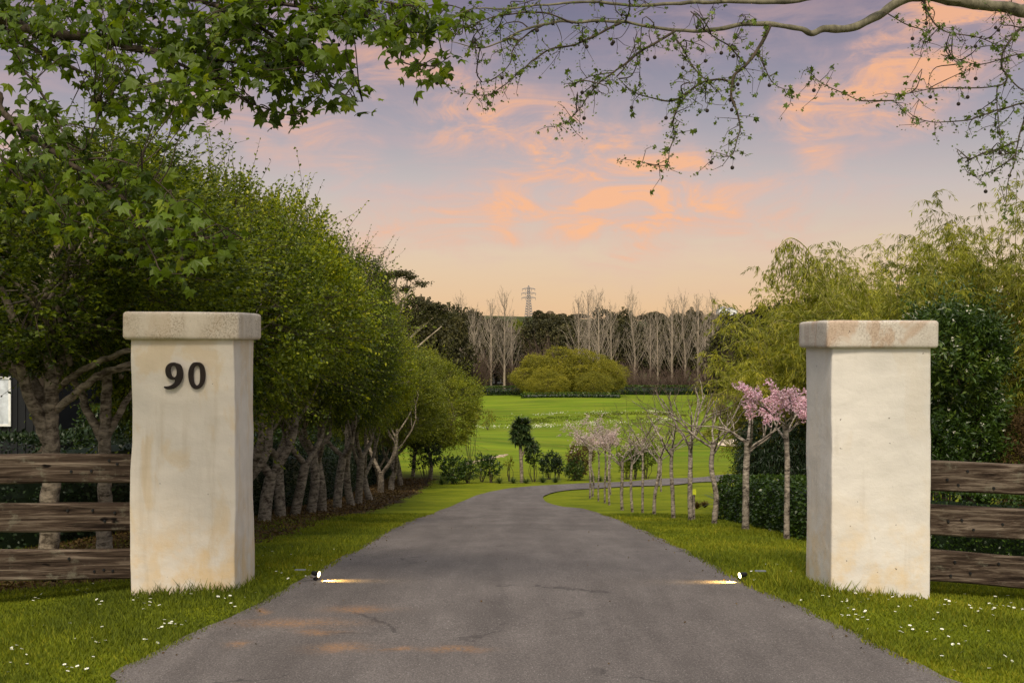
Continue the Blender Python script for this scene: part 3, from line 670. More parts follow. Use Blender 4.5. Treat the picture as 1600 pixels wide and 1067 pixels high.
def row_tree(x, y, h, seed, label, pale=False, r0=.095, s=None, **kw):
    o = empty('leafy_tree', ground(x, y)); tag(o, label, 'tree', 'leafy trees in a row along the left of the drive')
    pool = CROWNP if pale else CROWNS; cr, C = pool[seed % len(pool)]; key = (pale, seed % len(pool))
    s = s or h/4.6; cz = h-1.78*s
    c = cr if key not in _used else link(cr.copy()); _used.add(key); c.parent = o; c.location = (0, 0, cz)
    rz = (seed*2.399) % 6.283; c.rotation_euler = (0, 0, rz); c.scale = (s*kw.get('sx', 1), s*kw.get('sx', 1), s)
    cr_, sr_ = math.cos(rz), math.sin(rz); Cr = np.c_[C[:, 0]*cr_-C[:, 1]*sr_, C[:, 0]*sr_+C[:, 1]*cr_, C[:, 2]]
    return o, row_trunk(seed+100, Cr[::2], s, o, cz, r0, kw.get('fork'), kw.get('nf'), kw.get('lean', 0))
_first = [(-4.35, 12.6, 4.1), (-3.25, 12.6, 4.15), (-3.2, 14.6, 4.35)]
row_tree(-3.30, 12.9, 3.95, 62, 'leafy tree hidden low down by the numbered pillar, nearer of two')
row_tree(-3.22, 14.7, 4.25, 63, 'leafy tree hidden low down by the numbered pillar, farther of two')
_row = [(414, 818, .11), (447, 814, .095), (468, 807, .09), (490, 805, .085), (514, 801, .085), (530, 799, .085), (552, 795, .085), (571, 790, .085),
        (582, 787, .085), (598, 781, .08), (613, 770, .085), (626, 766, .085), (639, 758, .085)]
for i, (px, py, r) in enumerate(_row):
    x, y = hit(px, py); h = float(np.interp(y, [15, 20, 28, 32.5, 33.5, 40], [4.4, 4.65, 4.85, 4.6, 4.1, 4.0])); sxx = float(np.interp(y, [18, 22, 28, 33, 34], [1, .88, .68, .6, 1.0]))
    if i % 2: h -= .25
    far = y > 33
    row_tree(x-(.25 if far else .30), y, h, i+2, 'leafy tree whose pale trunk is %s along the row beyond the numbered pillar' % _ord[i], far, r, h/4.6*(.92 if not far else .98), sx=sxx, lean=[.0, .05, -.08, .1, -.05][i % 5])
for i, (x, y, h, s) in enumerate([(-2.65, 41.5, 4.35, 1.0), (-3.4, 44.0, 4.2, 1.0), (-3.9, 37.5, 4.5, 1.0)]):
    row_tree(x, y, h, 40+i, ['yellow green tree closing the far end of the left row', 'pale tree just past the far end of the left row', 'pale tree half behind the end of the left row'][i], True, .07, s)
# the two trees just behind the left fence, with long bare limbs
def fence_tree(px, Y, seed, label, traces, r0, h, s, cz):
    x = (px-CX)/FPX*Y; o = empty('leafy_tree', ground(x, Y)); tag(o, label, 'tree', 'leafy trees in a row along the left of the drive'); gz = float(G(x, Y)); ch = []
    rng = np.random.default_rng(seed)
    for pts, ra, rb in traces:
        P = [at(a, b, Y+dy)-np.array([x, Y, gz]) for a, b, dy in pts]; c = curve_pts(P, 5); c[1:-1] += rng.normal(0, .006, c[1:-1].shape)
        ch.append((*tube(c, np.linspace(ra, rb, len(c)), 10), .5, 0))
    cr, C = CROWNS[seed % 3]; top = np.array([0, 0, 1.9])
    for c in C[::2]:
        e = np.array([c[0]*s, c[1]*s, cz+c[2]*s*.66]); Q, R = limb(top+rng.normal(0, .12, 3), e, .024, .008, rng, .1); ch.append((*tube(Q, R, 5), .5, 0))
        for _ in range(3):
            Q2, R2 = limb(Q[3], e+unit(rng, 1)[0]*.5*s, .010, .003, rng, .15, 3); ch.append((*tube(Q2, R2, 4), .5, 0))
    mk('trunk', ch, M['barkRow'], o, True)
    c = link(cr.copy(), o); c.location = (0, 0, cz); c.rotation_euler = (0, 0, seed*1.7); c.scale = (s, s, s*.66)
fence_tree(78, 9.9, 71, 'nearest leafy tree, its stout pale trunk seen through the left fence',
           [([(78, 905, 0), (77, 870, 0), (78, 790, 0), (80, 715, .02), (79, 650, 0), (81, 600, 0), (78, 560, .05), (86, 500, .1), (80, 430, .15), (95, 370, .2)], .084, .035),
            ([(82, 700, 0), (62, 655, -.05), (42, 610, -.12), (32, 560, -.2), (22, 500, -.3), (0, 450, -.4)], .055, .026),
            ([(78, 640, 0), (50, 600, .05), (20, 575, .05), (-20, 545, .1), (-80, 480, .2)], .062, .03),
            ([(84, 600, 0), (98, 560, .06), (112, 520, .1), (120, 480, .2), (150, 420, .3)], .040, .02),
            ([(86, 612, 0), (120, 583, -.1), (160, 563, -.15), (205, 545, -.2), (240, 520, .2)], .028, .018),
            ([(88, 640, 0), (130, 605, -.1), (165, 582, -.15), (205, 568, -.15), (250, 560, .3)], .033, .017),
            ([(150, 592, -.12), (180, 580, -.1), (212, 578, 0)], .016, .010)], .1, 3.7, .88, 2.5)
fence_tree(163, 11.6, 73, 'second leafy tree behind the left fence, trunk forking left of the pillar',
           [([(165, 880, 0), (163, 850, 0), (164, 790, 0), (163, 720, 0), (165, 650, 0), (167, 600, 0), (172, 540, .05), (165, 470, .1)], .078, .032),
            ([(162, 690, 0), (140, 650, .05), (125, 610, .1), (105, 570, .1), (95, 500, .2)], .046, .02),
            ([(168, 680, 0), (190, 640, 0), (215, 600, .1), (245, 560, .2)], .036, .02)], .09, 4.0, .9, 2.6)

# ------------------------------------------------------------------ hedges
def hedge(label, path, width, h0, mat, seed, n_per_m=2600, leaf=.045, core=True):
    rng = np.random.default_rng(seed); c = curve_pts(np.array(path, float), 6); x0, y0 = c[0]; z0 = float(G(x0, y0)); o = empty('hedge', (x0, y0, z0)); tag(o, label, 'hedge', 'clipped hedges')
    seg = np.diff(c, axis=0); ln = np.hypot(*seg.T); T = np.vstack([seg/ln[:, None], (seg/ln[:, None])[-1:]]); N = np.c_[-T[:, 1], T[:, 0]]
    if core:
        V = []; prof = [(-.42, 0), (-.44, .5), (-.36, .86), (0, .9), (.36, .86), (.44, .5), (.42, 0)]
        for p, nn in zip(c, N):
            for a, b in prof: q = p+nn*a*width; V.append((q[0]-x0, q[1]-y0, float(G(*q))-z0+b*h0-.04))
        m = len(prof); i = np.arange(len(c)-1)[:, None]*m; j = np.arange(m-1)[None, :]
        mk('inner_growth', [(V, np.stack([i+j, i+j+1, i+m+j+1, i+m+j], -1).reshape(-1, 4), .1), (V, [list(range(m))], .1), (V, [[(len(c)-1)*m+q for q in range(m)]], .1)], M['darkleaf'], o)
    n = int(n_per_m*ln.sum()); k = rng.choice(len(ln), n, p=ln/ln.sum()); t = rng.random(n)
    p = c[k]+seg[k]*t[:, None]; a = rng.random(n); s = np.where(rng.random(n) < .5, -1, 1)
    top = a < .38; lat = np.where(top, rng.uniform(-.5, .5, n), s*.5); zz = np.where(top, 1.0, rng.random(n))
    end = rng.random(n) < .06; lat = np.where(end, rng.uniform(-.5, .5, n), lat); zz = np.where(end, rng.random(n), zz); p = np.where((end & (s < 0))[:, None], c[0], np.where(end[:, None], c[-1], p))
    corner = np.clip((zz-.8)/.2, 0, 1)*.06*np.sign(lat)*(np.abs(lat) > .4)
    wob = .03*np.sin(p[:, 0]*5+p[:, 1]*3)+.03*np.sin(p[:, 1]*7+zz*5); lat = lat*(1+wob*1.5)-corner+rng.normal(0, .02, n)
    q = p+N[k]*(lat*width)[:, None]; z = G(q[:, 0], q[:, 1])-z0+h0*(zz+wob*.6*top+rng.normal(0, .018, n))
    P = np.stack([q[:, 0]-x0, q[:, 1]-y0, z], 1); D = np.c_[N[k]*(np.sign(lat)*(~top))[:, None], top*1.0]+unit(rng, n)*.9
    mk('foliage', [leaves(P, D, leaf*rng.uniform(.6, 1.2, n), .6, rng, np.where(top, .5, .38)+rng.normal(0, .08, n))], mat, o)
    return o
_hp = [hit(1122, 813), hit(1180, 829), hit(1255, 846)]
_a, _b = np.array(_hp[0]), np.array(_hp[2])
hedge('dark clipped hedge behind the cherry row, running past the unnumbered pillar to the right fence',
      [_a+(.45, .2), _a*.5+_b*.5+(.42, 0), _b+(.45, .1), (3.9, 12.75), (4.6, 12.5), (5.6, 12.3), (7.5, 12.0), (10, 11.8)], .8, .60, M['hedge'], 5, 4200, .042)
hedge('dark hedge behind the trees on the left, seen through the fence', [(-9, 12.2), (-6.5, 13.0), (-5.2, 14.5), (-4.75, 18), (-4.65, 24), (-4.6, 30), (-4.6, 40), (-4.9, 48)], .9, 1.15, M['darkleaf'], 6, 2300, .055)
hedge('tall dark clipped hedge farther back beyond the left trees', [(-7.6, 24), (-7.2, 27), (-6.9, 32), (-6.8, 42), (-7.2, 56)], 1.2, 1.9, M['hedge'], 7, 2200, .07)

# ------------------------------------------------------------------ cherry trees right of the drive
def vase(seed, h0, h, spread, nmain, levels, r0, rb, curl=.25):
    """vase shaped branching from the top of a clear stem; returns branch list and twig tips"""
    rng = np.random.default_rng(seed); out_ = []; tips = []
    def grow(p, d, L, r, lev):
        k = 5; P = [p]; dd = d.copy()
        for i in range(k):
            dd = dd+rng.normal(0, .13, 3)+np.array([0, 0, curl*.12*(1 if lev < 2 else -.3)]); dd /= np.linalg.norm(dd); P.append(P[-1]+dd*L/k)
        P = np.array(P); out_.append((P, np.linspace(r, r*.5, k+1), max(3, 7-lev*2)))
        if lev >= levels-1: tips.append((P, dd))
        if lev < levels:
            for _ in range([3, 3, 3, 3][min(lev, 3)]):
                i = rng.integers(2, k+1); nd = dd+rng.normal(0, .55, 3); nd[2] = nd[2]*.7+.12; nd /= np.linalg.norm(nd)
                grow(P[i], nd*.75+dd*.5, L*rng.uniform(.40, .68), r*.48, lev+1)
    top = np.array([0, 0, h0]); a0 = rng.random()*6.28
    for k in range(nmain):
        a = a0+k*6.283/nmain+rng.normal(0, .25); el = rng.uniform(.55, 1.0)
        d = np.array([math.cos(a)*spread, math.sin(a)*spread, el]); d /= np.linalg.norm(d); grow(top-np.array([0, 0, .03*k]), d, (h-h0)*rng.uniform(.62, .86), rb*rng.uniform(.7, 1.15), 0)
    return out_, tips
def cherry(px, py, fork_py, top_py, seed, label, blossom=None, dens=0, r=.035, spread=.75, nm=5, levels=3, lean=0):
    x, y = hit(px, py); o = empty('cherry_tree', ground(x, y)); tag(o, label, 'tree', 'young cherry trees in a row right of the drive')
    h0 = (py-fork_py)/FPX*y; h = (py-top_py)/FPX*y; rng = np.random.default_rng(seed)
    st = curve_pts([(0, 0, -.08), (0, 0, .02), (rng.normal(0, .012), 0, h0*.35), (lean*.5+rng.normal(0, .015), 0, h0*.7), (lean, 0, h0)], 5)
    rr = r*np.interp(np.linspace(0, 1, len(st)), [0, .15, .3, .92, 1], [1.4, 1.1, 1.0, .85, 1.15])*(1+rng.normal(0, .05, len(st)))
    rr = rr*.86; mk('trunk', [(*tube(st, rr, 10), .5, 0)], M['barkCherry'], o, True)
    br, tips = vase(seed, h0, h, spread, nm, levels, r, r*.40)
    for p, _, _ in br: p[:, 0] += lean
    bo = mk('branches', [(*tube(p, q, n), .5, 0 if n > 3 else 1) for p, q, n in br], [M['barkCherry'], M['twigRed']], o, True)
    if blossom:
        Q = []
        for P, d in tips:
            for _ in range(dens):
                Q.append(P[min(len(P)-1, 5-int(abs(rng.normal(0, 1.2))))]+rng.normal(0, .020, 3))
        Q = np.array(Q); k = 5; Qr = np.repeat(Q, k, 0); th = np.tile(np.arange(k)*6.283/k, len(Q)); nrm = unit(rng, len(Q)); e1 = np.cross(nrm, unit(rng, len(Q))); e1 /= np.linalg.norm(e1, axis=1)[:, None]; e2 = np.cross(nrm, e1)
        D = np.repeat(e1, k, 0)*np.cos(th)[:, None]+np.repeat(e2, k, 0)*np.sin(th)[:, None]+np.repeat(nrm, k, 0)*.3
        mk('blossom', [leaves(Qr, D, .017*rng.uniform(.8, 1.2, len(Qr)), .8, rng, .5)], M[blossom], o)
    return o
_c = [
 (1229, 844, 664, 590, 1, 'cherry tree full of pink blossom beside the unnumbered pillar', 'pink', 8, .036, 1.25, 6, 3, -.01),
 (1165, 829, 688, 588, 2, 'stout bare cherry tree with pale limbs, next after the pink blossoming one', 'pink', 0, .050, .95, 6, 3, .03),
 (1116, 820, 690, 585, 3, 'bare cherry tree standing at the near end corner of the clipped hedge', None, 0, .042, .9, 6, 4, 0),
 (1079, 814, 690, 572, 4, 'bare cherry tree beside the small stake with the yellow tag', None, 0, .042, .8, 6, 4, 0),
 (1052, 810, 700, 618, 5, 'bare cherry tree left of the one beside the yellow tagged stake', None, 0, .036, .85, 5, 4, -.02),
 (1022, 805, 715, 645, 6, 'low bare cherry tree whose trunk leans slightly right at its top', None, 0, .034, .9, 5, 4, .09),
 (1004, 801, 702, 620, 7, 'thin bare cherry tree with an upright twiggy head, mid row', None, 0, .026, .7, 5, 4, 0),
 (988, 800, 718, 655, 8, 'slim bare cherry tree between the upright one and the spreading one', None, 0, .028, .8, 5, 4, 0),
 (972, 797, 720, 655, 9, 'bare spreading cherry tree just right of the pale blossoming ones', 'palepink', 1, .036, 1.0, 6, 4, 0),
 (952, 789, 700, 672, 10, 'slender cherry tree lightly in pale blossom, nearest of the pale group', 'palepink', 3, .024, .9, 5, 3, 0),
 (945, 786, 700, 665, 11, 'slender cherry tree with pale blossom, second of the pale group', 'palepink', 4, .026, .9, 5, 3, 0),
 (935, 783, 705, 662, 12, 'cherry tree with a dark thin trunk and pale pink blossom', 'palepink', 3, .024, .95, 5, 3, 0),
 (926, 776, 700, 658, 13, 'cherry tree with pale blossom, second from the far left of the row', 'palepink', 3, .028, .9, 5, 3, 0),
 (922, 779, 696, 656, 14, 'outermost cherry tree at the drive bend, crown flecked with pale blossom', 'palepink', 3, .030, 1.0, 6, 3, 0),
 (954, 773, 690, 650, 15, 'slender pale cherry trunk standing behind the row near the far road', None, 0, .022, .7, 4, 2, 0),
 (1033, 768, 700, 640, 16, 'lone thin bare cherry tree behind the row by the far road', None, 0, .028, .7, 4, 4, 0)]
for a in _c:
    if a[6] == 'pink' and a[7] == 0: a = a[:6]+(None, 0)+a[8:]
    cherry(*a)

# ------------------------------------------------------------------ bamboo on the right
def bamboo(seed, h, spread, ncane, lean=(0, 0), leafn=44):
    rng = np.random.default_rng(seed); canes = []; P, D = [], []
    for _ in range(ncane):
        a = rng.random()*6.283; L = h*rng.uniform(.65, 1.12); sp = spread*rng.uniform(.3, 1.1); b = np.array([math.cos(a)*.25*rng.random(), math.sin(a)*.25*rng.random(), 0])
        dx, dy = math.cos(a)*sp+lean[0], math.sin(a)*sp+lean[1]; t = np.linspace(0, 1, 9)[:, None]; arch = rng.uniform(.05, .35)
        C = b+np.c_[dx*t**1.8, dy*t**1.8, L*(t-arch*t**4)]; canes.append((C, np.linspace(.010, .0025, 9)))
        for tt in np.linspace(.18, 1, 22):
            i = min(int(tt*8), 7); f = tt*8-i; q = C[i]*(1-f)+C[i+1]*f
            for _ in range(2):
                d = unit(rng, 1)[0]; d[2] = abs(d[2])*.4+.05; bl = rng.uniform(.18, .5); s = np.linspace(0, 1, 7)[:, None]
                B = q+d*bl*s+np.array([0, 0, -1.])*(.55*bl*s**2.2)
                if rng.random() < .3: canes.append((B[::2], [.003, .002, .0015, .001]))
                k = rng.integers(0, 7, leafn//2); P.append(B[k]+rng.normal(0, .012, (len(k), 3))); D.append(np.tile(d*.6, (len(k), 1))+unit(rng, len(k))*.55+np.array([0, 0, -.75]))
    P, D = np.vstack(P), np.vstack(D)
    return canes, P, D, rng
def bamboo_obj(name_label, x, y, seed, h, spread, n, lean=(0, 0), leaf=.085, src=None, rz=0, s=1.0):
    o = empty('bamboo_clump', ground(x, y), rz); tag(o, name_label, 'bamboo', 'feathery bamboo clumps beyond the right fence')
    if src is None:
        canes, P, D, rng = bamboo(seed, h, spread, n, lean)
        mk('canes', tubes(canes, 4, .5), M['cane'], o); mk('foliage', [leaves(P, D, leaf*rng.uniform(.6, 1.2, len(P)), .17, rng, .42+np.repeat(rng.normal(0, .22, len(P)//22+1), 22)[:len(P)], 0, .1)], M['bamboo'], o)
    else:
        for c in src.children: k = link(c.copy(), o); k.scale = (s, s, s)
    return o
bA = bamboo_obj('tallest bamboo clump at the right edge of the photo', 6.9, 17.5, 1, 4.6, 1.6, 100)
bB = bamboo_obj('bamboo clump rising just right of the unnumbered pillar top', 5.4, 18.0, 2, 4.15, 1.5, 100)
bC = bamboo_obj('lower bamboo clump behind the unnumbered pillar', 4.6, 20.0, 3, 3.7, 1.5, 85)
for i, (x, y, src, s, l) in enumerate([(8.6, 17.0, bB, 1.15, 'bamboo clump standing mostly outside the right edge'), (6.3, 20.5, bA, 1.0, 'bamboo clump behind the tallest one, its top just showing'),
                                       (6.3, 24.0, bC, 1.2, 'bamboo clump left of the unnumbered pillar, over the arching canes'), (8.0, 29, bB, 1.1, 'farthest bamboo clump, near the far road and lawn'),
                                       (4.0, 20.2, bC, .72, 'small low bamboo clump above the pink blossom'), (7.8, 14.8, bC, .95, 'bamboo clump low down at the right edge behind the fence'),
                                       (7.0, 23.5, bA, 1.05, 'tall bamboo clump in the back rank, over the dark bush'), (9.8, 19.5, bA, 1.05, 'bamboo clump far right in the back rank')]):
    bamboo_obj(l, x, y, 0, 0, 0, 0, src=src, rz=i*1.9+.6, s=s)
# arching canes with hanging sprays against the sky
def arch():
    Y = 19.0; base = at(1330, 640, Y); o = empty('bamboo_clump', (base[0], Y, float(G(base[0], Y)))); tag(o, 'long arching bamboo canes hanging against the sky, left of the pillar top', 'bamboo', 'feathery bamboo clumps beyond the right fence')
    org = np.array(o.location); rng = np.random.default_rng(77); canes = []; P, D = [], []
    tr = [[(1340, 760, 0), (1325, 600, 0), (1305, 500, 0), (1288, 440, 0), (1272, 405, -.1), (1254, 382, -.2), (1236, 372, -.3), (1222, 380, -.35), (1210, 400, -.4), (1207, 440, -.4)],
          [(1400, 760, 0), (1390, 560, .1), (1370, 500, .1), (1345, 455, .1), (1315, 425, 0), (1290, 405, 0), (1268, 400, -.1)],
          [(1350, 760, .2), (1320, 560, .2), (1290, 480, .2), (1265, 430, .1), (1245, 405, 0), (1228, 408, -.1), (1220, 440, -.1)],
          [(1400, 760, .3), (1380, 560, .3), (1330, 490, .2), (1300, 450, .2), (1275, 430, .2)], [(1360, 760, .3), (1340, 600, .3), (1260, 520, .2), (1225, 500, .2), (1200, 510, .1)]]
    for c in tr:
        C = curve_pts([at(a, b, Y+d)-org for a, b, d in c], 6); canes.append((C, np.linspace(.016, .004, len(C))))
        for i in range(len(C)//3, len(C)):
            for _ in range(int(rng.integers(0, 3))):
                d = unit(rng, 1)[0]; d[2] = 0; bl = rng.uniform(.10, .55)*rng.uniform(.5, 1)
                s = np.linspace(0, 1, 9)[:, None]; B = C[i]+d*.75*bl*s+np.array([0, 0, -1.])*(bl*s**1.4)
                canes.append((B, [.0022]*9)); m_ = 16; k = rng.integers(3, 9, m_); P.append(B[k]+rng.normal(0, .02, (m_, 3))); D.append(unit(rng, m_)*.5+np.array([0, 0, -.9]))
    P, D = np.vstack(P), np.vstack(D)
    mk('canes', tubes(canes, 4, .5), M['cane'], o); mk('foliage', [leaves(P, D, .085*rng.uniform(.6, 1.2, len(P)), .20, rng, .22, 0, .1)], M['bamboo'], o)
arch()

# ------------------------------------------------------------------ shrubs
def shrub(label, x, y, R, cz, seed, mat, ns=1500, lps=12, leaf=.05, slen=.18, name='shrub', cat='shrub', up=.5, w=.5, stem=True, group=None, low=-.95, rad=.02, nst=4, extra=None, **kw):
    o = empty(name, ground(x, y)); tag(o, label, cat, group)
    ch, C, sh = crown_cloud(seed, R, 12, ns, lps, leaf, slen, up, w, low, .1, .3, **kw)
    V = ch[0]+np.array([0, 0, cz]); f = mk('foliage', [(V, ch[1], ch[2])], mat, o)
    rng = np.random.default_rng(seed)
    if stem:
        ts = []
        for c in C[::max(1, len(C)//(nst*2))]:
            ts.append(limb((rng.normal(0, .03), rng.normal(0, .03), -.05), (c[0], c[1], cz+c[2]), rad, rad*.35, rng, .08))
        mk('stem', tubes(ts, 5), M['barkDark'], o)
    if extra:
        P = sh[0]+sh[1]*sh[2][:, None]; P = P[rng.random(len(P)) < extra[1]]+np.array([0, 0, cz]); Q = np.repeat(P, 6, 0)+rng.normal(0, extra[2]*.4, (len(P)*6, 3))
        mk(extra[3], [leaves(Q, unit(rng, len(Q))+np.array([0, 0, .8]), extra[2], .7, rng, .6)], M[extra[0]], o)
    return o
shrub('dark glossy evergreen bush with small white buds behind the right pillar', 4.88, 14.1, (.46, .46, 1.32), 1.62, 41, M['hedge'], 2400, 16, .075, .22, up=1.0, w=.3, jag=.8, lobe=(.22, .5), extra=('white', .10, .022, 'flower_buds'))
shrub('lighter green leafy bush growing against the dark evergreen bush', 4.55, 13.75, (.30, .25, .42), .95, 42, M['hedge'], 420, 14, .06, .22, up=1.3, w=.3)
shrub('dry russet twiggy bush at the right edge behind the fence', 5.95, 14.0, (.75, .6, .55), .85, 43, M['russet'], 2200, 12, .05, .22, w=.3)
shrub('second dry russet bush beyond the right fence, mostly out of frame', 7.0, 14.3, (.9, .6, .7), 1.05, 44, M['russet'], 1800, 12, .05, .22, w=.3)
shrub('dark drooping conifer like shrub behind the pink blossom tree', 4.25, 19.2, (.75, .6, .95), .95, 45, M['darkleaf'], 2600, 12, .07, .26, up=-.4, w=.22, hang=.5)
shrub('mid green shrub at the foot of the bamboo beside the far lawn', 4.6, 22.5, (.6, .5, .55), .75, 46, M['hedge'], 1200, 12, .05, .2)
def sword_plant(label, x, y, z, n, L, w, seed, mat, name='flax_plant', cat='flax plant', up=.35, parent=None, part='leaves', droop=.35, full=False):
    rng = np.random.default_rng(seed)
    if parent is None: o = empty(name, (x, y, z)); tag(o, label, cat); off = np.zeros(3)
    else: o = parent; off = np.array([x, y, z])
    ch = []
    for _ in range(n):
        d = unit(rng, 1)[0]; d[2] = (abs(d[2]) if not full else d[2])+up; d /= np.linalg.norm(d); l = L*rng.uniform(.7, 1.1); s = np.cross(d, [0, 0, 1.]); s /= np.linalg.norm(s)+1e-9
        t = np.linspace(0, 1, 5)[:, None]; c = off+d*l*t+np.array([0, 0, -1.])*l*droop*rng.uniform(.3, 1.3)*t**2.5; ww = np.array([.6, 1, .9, .6, .05])[:, None]*w*.5
        V = np.hstack([c-s*ww, c+s*ww]).reshape(-1, 3); F = [(2*i, 2*i+1, 2*i+3, 2*i+2) for i in range(4)]; ch.append((V, F, np.clip(rng.normal(.45, .25), 0, 1)))
    mk(part, ch, mat, o); return o
x, y = hit(1160, 752); sword_plant('tall flax plant with sword leaves under the bamboo, above the hedge end', x+.12, 20.5, float(G(x, 20.5)), 90, .95, .035, 3, M['cord'], up=.8)
sword_plant('smaller flax plant with arching leaves beside the far road', 3.95, 23.5, float(G(3.95, 23.5)), 60, .8, .035, 4, M['cord'], up=.6)
# cabbage tree on the lawn
def cabbage():
    x, y = hit(815, 754); k = y/FPX; o = empty('cabbage_tree', ground(x, y)); tag(o, 'cabbage tree with two spiky dark heads standing alone beyond the drive', 'tree')
    mk('trunk', tubes([(curve_pts([(0, 0, -.1), (0, 0, .3), (-2*k, 0, 60*k), (-4*k, 0, 78*k)], 4), .055), (curve_pts([(0, 0, 40*k), (6*k, 0, 52*k), (11*k, 0, 60*k)], 3), .035)], 8), M['barkRow'], o, True)
    for i, (dx, dz, L, n) in enumerate([(-9, 72, .30, 240), (-9, 84, .30, 260), (4, 78, .30, 260), (6, 91, .29, 260), (-4, 93, .27, 200), (13, 56, .29, 220), (11, 66, .27, 200), (0, 68, .26, 160)]):
        sword_plant('', dx*k, 0, dz*k, n, L*1.05, .055, 30+i, M['cord'], parent=o, part='leaf_head', up=.04, droop=.16, full=True)
cabbage()
_G = 'small shrubs planted along the far edge of the drive'
def small(px, py, wpx, hpx, seed, mat, label, clear=.25, leaf=.05, ns=260, **kw):
    x, y = hit(px, py); k = y/FPX; h = hpx*k; w = wpx*k/2; c0 = h*clear
    return shrub(label, x, y, (w, w*.9, (h-c0)/2), c0+(h-c0)/2, seed, mat, ns, 10, leaf, .14, group=_G, rad=.012, nst=3, **kw)
small(666, 757, 34, 95, 1, M['darkleaf'], 'tall dark shrub against the end of the tree row', .1, .06, 500)
small(708, 756, 46, 38, 2, M['hedge'], 'broad dark rounded shrub, largest of the small ones', .08, .06, 420)
small(730, 755, 24, 34, 3, M['hedge'], 'small green shrub on the right flank of the broad dark one', .1)
small(753, 753, 16, 42, 4, M['hedge'], 'thin upright sapling left of the leafier sapling', .45, .06, 60)
small(768, 754, 24, 46, 5, M['hedge'], 'leafy sapling with broad leaves left of the cabbage tree', .25, .07, 150)
small(797, 752, 12, 34, 6, M['golden'], 'tiny spindly sapling just left of the cabbage trunk', .6, .05, 30)
small(835, 753, 18, 62, 7, M['hedge'], 'tall slim sapling just right of the cabbage tree', .4, .07, 110)
small(859, 749, 26, 40, 8, M['darkleaf'], 'dark compact shrub right of the tall slim sapling', .15, .06, 260)
small(871, 749, 16, 36, 9, M['darkleaf'], 'narrow dark shrub touching the compact one', .2, .06, 130)
small(906, 750, 40, 60, 10, M['russet'], 'bronze tinged bushy shrub beside the pale blossoming trees', .03, .05, 650)
small(898, 751, 24, 36, 11, M['hedge'], 'green shrub at the foot of the bronze tinged one', .03, .05, 300)
small(1010, 748, 26, 66, 12, M['alder'], 'green sapling behind the bare cherries by the far road', .2, .06, 260)
small(978, 749, 24, 48, 13, M['alder'], 'short green sapling behind the pale blossom trees', .15, .06, 240)
small(993, 749, 16, 46, 14, M['hedge'], 'narrow green sapling between two others by the far road', .3, .06, 120)
small(737, 726, 26, 92, 15, M['golden'], 'small yellowing tree on the slope beyond the left row', .72, .06, 200)
small(762, 672, 26, 30, 16, M['golden'], 'sparse pale shrub up the slope near the flowering bank', .2, .09, 90)
for i, (px, py, w) in enumerate([(780, 755, .34), (802, 755, .30), (822, 755, .28), (848, 754, .36), (868, 754, .3), (925, 752, .34), (950, 751, .3), (690, 757, .3), (937, 752, .3)]):
    x, y = hit(px, py); sword_plant(['tussock between the leafy sapling and the cabbage tree', 'tussock touching the cabbage trunk on its left', 'tussock touching the cabbage trunk on its right', 'wide tussock below the compact dark shrub', 'tussock below the narrow dark shrub',
        'tussock left of the pale cherry trunks', 'tussock right of the pale cherry trunks', 'tussock at the foot of the broad dark shrub', 'tussock among the pale cherry trunks'][i], x, y, float(G(x, y)), 150, w*1.05, .010, 60+i, M['tussock'], 'tussock', 'tussock', up=.25)['group'] = 'sedge tussocks along the far edge of the drive'
for i, (px, py, l) in enumerate([(1089, 795, 'brown dried tussock left of two in the hollow behind the cherries'), (1101, 793, 'brown dried tussock right of two in the hollow behind the cherries')]):
    x, y = hit(px, py); sword_plant(l, x, y, float(G(x, y)), 160, .17, .012, 80+i, M['russet'], 'tussock', 'tussock', up=.6, droop=.1)
x, y = hit(1084, 812); st = empty('stake', ground(x, y)); tag(st, 'short wooden stake with a yellow tag beside a bare cherry tree', 'stake')
mk('post', [box(-.016, .016, -.016, .016, -.1, .42)], M['barkCherry'], st); mk('tag', [box(-.03, .03, -.022, -.018, .36, .44)], M['yellow'], st)

# ------------------------------------------------------------------ poplars, bare in winter
def poplar_mesh(seed, H=12.8):
    rng = np.random.default_rng(seed); tr = curve_pts([(0, 0, -.4), (rng.normal(0, .1), 0, H*.35), (rng.normal(0, .15), 0, H*.7), (rng.normal(0, .1), 0, H)], 6)
    tch = [(*tube(tr, np.linspace(.21, .035, len(tr)), 7), .5, 0)]; br = []
    def pt(t): i = t*(len(tr)-1); k = min(int(i), len(tr)-2); return tr[k]+(tr[k+1]-tr[k])*(i-k)
    for _ in range(46):
        t = rng.uniform(.16, .96); p = pt(t); a = rng.random()*6.283; L = (1-t)*H*rng.uniform(.26, .40)+.9; tilt = rng.uniform(.28, .50)
        d = np.array([math.cos(a)*tilt, math.sin(a)*tilt, 1]); s = np.linspace(0, 1, 6)[:, None]
        P = p+d*L*s+np.c_[np.cos(a)*.16*L*np.sin(s*2.2), np.sin(a)*.16*L*np.sin(s*2.2), 0*s]+rng.normal(0, .05, (6, 3))*s; br.append((P, np.linspace(.040*(1-t*.5), .010, 6), 4))
        for _ in range(5):
            q = P[rng.integers(1, 6)]; e = d*.8+unit(rng, 1)[0]*.75; e[2] = abs(e[2])+.2; l = L*rng.uniform(.15, .36); P2 = q+e*l*np.linspace(0, 1, 4)[:, None]+rng.normal(0, .04, (4, 3)); br.append((P2, np.linspace(.018, .009, 4), 3))
            for _ in range(2):
                e2 = e*.7+unit(rng, 1)[0]*.6; P3 = P2[rng.integers(1, 4)]+e2*l*.5*np.linspace(0, 1, 3)[:, None]; br.append((P3, [.011, .009, .007], 3))
    return tch, [(*tube(p, r, n), .5, 0) for p, r, n in br]
POPS = []
